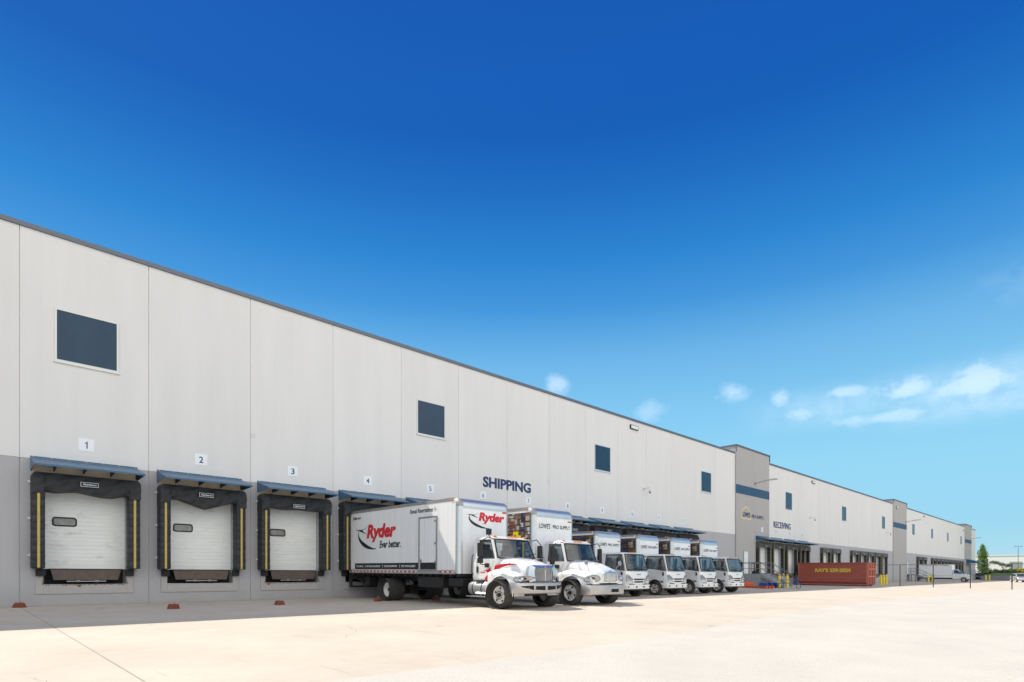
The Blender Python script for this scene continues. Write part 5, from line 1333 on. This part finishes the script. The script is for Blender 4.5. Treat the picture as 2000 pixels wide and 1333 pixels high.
# ---------------------------------------------------------------- chain-link fence
F0 = Vector((69.0, -9.4)); F1 = Vector((65.0, -18.4)); fd = (F1-F0)/3
r = empty('chain_link_fence', (F0.x, F0.y, 0)); m_ = MB(); FH = 2.2
pp = [F0+fd*k for k in (0, 1, 2, 3, 4, 5)]+[F0-fd*2.05]
for p in pp:
    q = MB(); z = gz(p.y); q.tube((p.x-F0.x, p.y-F0.y, z-.05), (p.x-F0.x, p.y-F0.y, z+FH+.03), .038, 10); q.build('post', M['fence'], r)
a, b_ = F0-fd*2.05, F0+fd*5
q = MB(); q.tube((a.x-F0.x, a.y-F0.y, gz(a.y)+FH), (b_.x-F0.x, b_.y-F0.y, gz(b_.y)+FH), .028, 8); q.build('top_rail', M['fence'], r)
q = MB(); Lf = (b_-a).length; u = (b_-a)/Lf; st = .16; n = int(Lf/st); hgt = FH-.08
def FP(s, z): p = a+u*s-F0; yy = (a+u*s).y; return (p.x, p.y, gz(yy)+z)
tk = .0013
for i in range(-int(hgt/st), n):
    for sgn in (1, -1):
        s0, z0_, s1, z1_ = (i*st, .04, i*st+hgt, hgt+.04) if sgn > 0 else (i*st+hgt, .04, i*st, hgt+.04)
        lo, hi = 0, Lf
        # clip in s
        def clip(s, o_s, z, o_z):
            if s < lo: t = (lo-s)/(o_s-s); return lo, z+(o_z-z)*t
            if s > hi: t = (s-hi)/(s-o_s); return hi, z+(o_z-z)*t
            return s, z
        if (s0 <= lo and s1 <= lo) or (s0 >= hi and s1 >= hi): continue
        A = clip(s0, s1, z0_, z1_); B_ = clip(s1, s0, z1_, z0_)
        p0 = Vector(FP(*A)); p1 = Vector(FP(*B_)); v_ = Vector((0, 0, tk))
        q.add([p0-v_, p1-v_, p1+v_, p0+v_], [(0, 1, 2, 3)])
q.build('mesh_fabric', M['fence'], r); tag(r, 'black chain-link fence with thin posts standing across the yard in front of the far docks', 'fence')

# ---------------------------------------------------------------- cutaway van at the far dock
def van():
    yc = -4.0; cx = 124.35; r = empty('box_van', (cx, yc, SL*yc), (SL, 0, 0)); W = 1.15
    m_ = MB(); m_.prism([(-.55, .70), (-.55, 3.02), (-5.15, 3.02), (-5.38, 2.9), (-5.40, 1.9), (-5.40, .70)], -W, W); m_.build('cargo_box', M['boxwhite'], r, yc=yc, bev=.03)
    m_ = MB(); m_.prism([(-5.36, 1.9), (-5.36, 2.98), (-5.75, 2.88), (-5.95, 2.3), (-5.95, 2.2)], -W+.1, W-.1); m_.build('over_cab', M['boxwhite'], r, yc=yc, bev=.04) if False else None
    m_ = MB(); m_.box(-W-.012, -W-.001, -.6, -5.35, 1.02, 1.05); m_.build('rub_rail', M['rail'], r, yc=yc)
    m_ = MB()
    for (y0, y1, c) in ((-1.0, -2.6, 0),): m_.box(-W-.006, -W-.001, y0, y1, 2.74, 2.80)
    m_.box(-W-.006, -W-.001, -4.1, -4.9, 2.70, 2.80); m_.build('lettering_bar', M['navy'], r, yc=yc)
    m_ = MB(); m_.box(-W-.006, -W-.001, -2.75, -3.3, 2.72, 2.80); m_.build('red_decal', M['red'], r, yc=yc)
    m_ = MB(); m_.box(-W-.006, -W-.001, -3.35, -3.95, 2.72, 2.81); m_.build('yellow_decal', M['yellow'], r, yc=yc)
    pr = [(-5.42, .48), (-5.42, 1.42), (-6.75, 1.38), (-7.45, 1.22), (-7.70, 1.05), (-7.72, .55), (-7.55, .42)]+[(-6.95-.42*math.cos(R(t)), .38+.42*math.sin(R(t))) for t in range(10, 171, 16)]+[(-6.4, .48)]
    m_ = MB(); m_.prism(pr, -1.0, 1.0); m_.build('cab_body', M['tpaint'], r, yc=yc, bev=.05, seg=3)
    glasshouse(r, yc, .98, .84, -5.46, -6.78, 1.40, -6.10, 2.02, bulge=.06, zroof=2.12, rearpanel=.12)
    for s in (-1, 1):
        wheel(r, yc, s*1.0, -6.95, .37, .2, s, 'isu'); wheel(r, yc, s*1.08, -2.1, .37, .2, s, 'isu', dual=True)
        m_ = MB(); m_.box(s*.55, s*.95, -7.74, -7.70, .85, 1.02); m_.build('headlight', M['lens'], r, yc=yc)
        mirror(r, yc, s*1.2, -6.6, 1.6, s, .18, .28)
    m_ = MB(); m_.box(-.98, .98, -7.80, -7.66, .42, .60); m_.build('bumper', M['bumpmetal'], r, yc=yc, bev=.03)
    m_ = MB(); m_.box(-.5, .5, -7.745, -7.72, .68, 1.0); m_.build('grille', M['black'], r, yc=yc)
    m_ = MB(); m_.box(-.45, .45, -6.9, -.6, .42, .66); m_.build('chassis', M['frame'], r, yc=yc)
    tag(r, 'white cutaway van with a long box body, parked at a far dock beyond the fence', 'box van')
van(); bpy.data.objects['box_van'].location.y += .35

# ---------------------------------------------------------------- far car
def far_car():
    r = empty('parked_car', (131.5, -13.1, gz(-13)), (0, 0, R(200)))
    pr = [(-2.1, .35), (-2.15, .75), (-2.0, 1.0), (-1.75, 1.12), (-1.2, 1.45), (.3, 1.48), (1.0, 1.05), (1.9, .92), (2.1, .7), (2.1, .35)]
    m_ = MB(); pp_ = [(-2.1, .32), (-2.15, .75), (-2.05, .98), (1.0, 1.02), (1.9, .88), (2.1, .66), (2.1, .32)]
    m_.prism(pp_, -.86, .86, 'y'); m_.v = [(x, y*(1-.08*max(0, (abs(x)-1.4))), z) for x, y, z in m_.v]; m_.build('body', M['silver'], r, bev=.09, seg=3)
    m_ = MB(); m_.loft([rrect(-1.98, 1.05, -.76, .76, .2, .95), rrect(-1.80, .62, -.70, .70, .2, 1.22), rrect(-1.50, .22, -.62, .62, .2, 1.47), rrect(-1.3, .0, -.5, .5, .2, 1.50)]); m_.build('cabin', M['silver'], r, smooth=True)
    for s in (-1, 1):
        m_ = MB(); m_.add([(-1.55, s*.752, 1.04), (.75, s*.752, 1.04), (.16, s*.655, 1.40), (-1.30, s*.655, 1.40)], [(0, 1, 2, 3)]); m_.build('side_window', M['black'], r)
    m_ = MB(); m_.add([(-1.98, -.58, 1.02), (-1.98, .58, 1.02), (-1.58, .48, 1.42), (-1.58, -.48, 1.42)], [(0, 1, 2, 3)]); m_.build('rear_window', M['black'], r)
    m_ = MB(); m_.add([(1.02, -.62, 1.0), (1.02, .62, 1.0), (.34, .5, 1.42), (.34, -.5, 1.42)], [(0, 1, 2, 3)]); m_.build('windscreen', M['black'], r)
    for x in (-1.3, 1.3):
        for s in (-1, 1):
            m_ = MB(); m_.tube((x, s*.66, .32), (x, s*.88, .32), .32, 20); w_ = m_.build('wheel', M['tyre'], r, smooth=True); m_ = MB(); m_.tube((x, s*.882, .32), (x, s*.89, .32), .19, 12); m_.build('rim', M['rimalu'], w_)
    m_ = MB(); m_.box(-2.17, -2.1, -.75, -.5, .75, .92); m_.box(-2.17, -2.1, .5, .75, .75, .92); m_.build('tail_lamp', M['redlens'], r)
    tag(r, 'silver hatchback parked at the far right behind the fence', 'car')
far_car()

# ---------------------------------------------------------------- far background
m_ = MB(); m_.box(165.0, 165.35, -45, -3.6, -.5, .92); o = m_.build('retaining_wall', M['retain']); tag(o, 'low dark grey concrete retaining wall below the grass bank', 'retaining wall')
def grassmat():
    m = mat('grass_bank', (.10, .14, .03), .95, var=.35, vscale=.5, bump=.8, bscale=3, grime=((.22, .20, .05), .5, .25)); return m
gb = MB(); xs2 = [165.36, 172, 186, 230, 420, 900]
prof2 = [(165.36, .86), (172, 1.3), (188, 1.65), (230, 1.5), (420, 1.0), (900, .9)]
rows = []
for y in (-300, -120, -45, -12, -3.62): rows.append([(x, y, z) for x, z in prof2])
gb.loft(rows, False, False, closed=False)
gb.loft([[(x, y, z) for x, z in prof2[2:]] for y in (-3.62, 60, 300)], False, False, closed=False)
tag(gb.build('grass_bank', grassmat()), kind='structure')
m_ = MB(); m_.box(395, 520, -160, 140, 0, 11.3); fb = m_.build('distant_warehouse', M['farwhite'])
m_ = MB(); m_.box(394.8, 395, -160, 140, 11.3, 11.7); m_.build('parapet', M['farwhite'], fb)
m_ = MB(); m_.box(394.85, 394.99, 9.0, 14.0, 0, 8.2); m_.build('dock_door', M['fargrey'], fb); tag(fb, 'plain white low warehouse far away on the horizon with a grey door', 'warehouse')
r = empty('light_pole', (318, 3.7, .9)); m_ = MB(); m_.lathe_z([(0, .14), (12.2, .08)], 0, 0, 8); m_.build('pole', M['rail'], r); m_ = MB(); m_.box(-.15, .15, -1.1, 1.1, 12.2, 12.32); m_.box(-.3, .3, -1.3, -.6, 12.1, 12.25); m_.box(-.3, .3, .6, 1.3, 12.1, 12.25); m_.build('lamp_head', M['rail'], r); tag(r, 'tall thin twin headed car park light pole before the far white warehouse', 'light pole')

def leaves(mb, pts, size, rnd):
    for c in pts:
        n = Vector((rnd.gauss(0, 1), rnd.gauss(0, 1), rnd.gauss(0, 1))).normalized(); u = n.orthogonal().normalized(); w_ = n.cross(u); s = size*rnd.uniform(.6, 1.3)
        c = Vector(c); mb.add([c+u*s, c+w_*s*.6, c-u*s, c-w_*s*.6], [(0, 1, 2, 3)])
def poplar(x, y, z, h, w, lab, seed=1):
    rnd = random.Random(seed); r = empty('poplar_tree', (x, y, z))
    t_ = MB(); t_.lathe_z([(-.3, .22), (1.5, .17), (h*.9, .03)], 0, 0, 8)
    cl_ = []
    for i in range(70):
        k = rnd.random(); zz = 1.0+(h-1.4)*k; prof = math.sin(math.pi*min(1, (k*.92+.10)))**.6*(1-k*.55); rad = w*.5*prof*rnd.uniform(.35, 1.0); a = rnd.uniform(0, 6.283)
        cl_.append(((rad*math.cos(a), rad*math.sin(a), zz), w*.14*rnd.uniform(.7, 1.3)*(1.1-k*.5)))
        if i % 3 == 0: t_.tube((0, 0, max(.6, zz-1.2)), (rad*.8*math.cos(a), rad*.8*math.sin(a), zz), .035, 5, .01)
    t_.build('trunk', M['bark'], r)
    lv = MB(); P2 = []
    for c, s in cl_:
        for _ in range(80):
            P2.append((c[0]+rnd.gauss(0, s*.6), c[1]+rnd.gauss(0, s*.6), c[2]+rnd.gauss(0, s*1.3)))
    for i in range(60): P2.append((rnd.gauss(0, .1), rnd.gauss(0, .1), h-.6+rnd.random()*.6))
    leaves(lv, P2, .15, rnd); lv.build('crown', M['leaf'], r); tag(r, lab, 'tree')
poplar(191.3, -.6, 1.3, 7.7, 3.1, 'tall narrow green poplar at the far corner of the warehouse', 3)
# wind-shaped small tree
rnd = random.Random(11); r = empty('small_tree', (175.0, 1.55-3.0, 1.0)); r.location = (196.0, -4.4, 1.5)
t_ = MB(); t_.path([(0, 0, -.2), (.0, .05, .9), (.1, .45, 1.9)], .11, 7); t_.path([(0, .05, .9), (0, -.4, 1.6), (.1, -.9, 2.0)], .06, 6); t_.path([(.1, .45, 1.9), (0, 1.2, 2.6), (0, 2.0, 2.9)], .06, 6); t_.build('trunk', M['bark'], r)
lv = MB(); P2 = []
for (cy, cz, s, n) in ((1.9, 3.05, .42, 260), (1.1, 2.7, .42, 260), (.4, 2.3, .4, 200), (-.6, 2.0, .38, 200), (-1.0, 2.2, .32, 160), (2.5, 3.0, .3, 120)):
    for _ in range(n): P2.append((rnd.gauss(0, s), cy+rnd.gauss(0, s), cz+rnd.gauss(0, s*.45)))
leaves(lv, P2, .11, rnd); lv.build('crown', M['leaf2'], r); tag(r, 'small windswept tree leaning over the shrubs on the grass bank', 'tree')
def shrub(x, y, z, w, h, m, lab, seed):
    rnd = random.Random(seed); b = MB(); P2 = []
    for k in range(9):
        c = (rnd.uniform(-w*.4, w*.4), rnd.uniform(-w*.4, w*.4), h*rnd.uniform(.25, .75)); s = h*.2
        for _ in range(110): P2.append((c[0]+rnd.gauss(0, s), c[1]+rnd.gauss(0, s), max(0, c[2]+rnd.gauss(0, s*.8))))
    leaves(b, P2, .13, rnd); st = b.build('shrub', m); st.location = (x, y, z)
    q = MB()
    for k in range(5): a = rnd.uniform(0, 6.28); q.tube((0, 0, -.2), (w*.3*math.cos(a), w*.3*math.sin(a), h*.55), .03, 5)
    q.build('stem', M['bark'], st)
    tag(st, lab, 'shrub', 'shrubs on the grass bank')
SH = [(198, -1.7, 'leaf2', 1.0, 'dull green shrub just right of the poplar'), (197, -2.6, 'leaf2', 1.25, 'round olive shrub second right of the poplar'), (198, -3.6, 'leaf2', 1.1, 'green shrub left of the windswept tree'), (198, -5.2, 'leaf2', 1.15, 'olive shrub right of the windswept tree'),
      (197, -6.3, 'leaf', 1.2, 'bright green shrub under the light pole'), (197, -7.3, 'leafy', 1.3, 'yellow flowering shrub right of the light pole'), (198, -8.4, 'leafy', 1.2, 'yellow green shrub at the right edge of the picture'), (203, -.3, 'leaf2', 1.9, 'faint pale shrub behind the poplar')]
for i, (x, y, m, h, lab) in enumerate(SH): shrub(x, y, 1.5, 2.0, h, M[m], lab, 20+i)
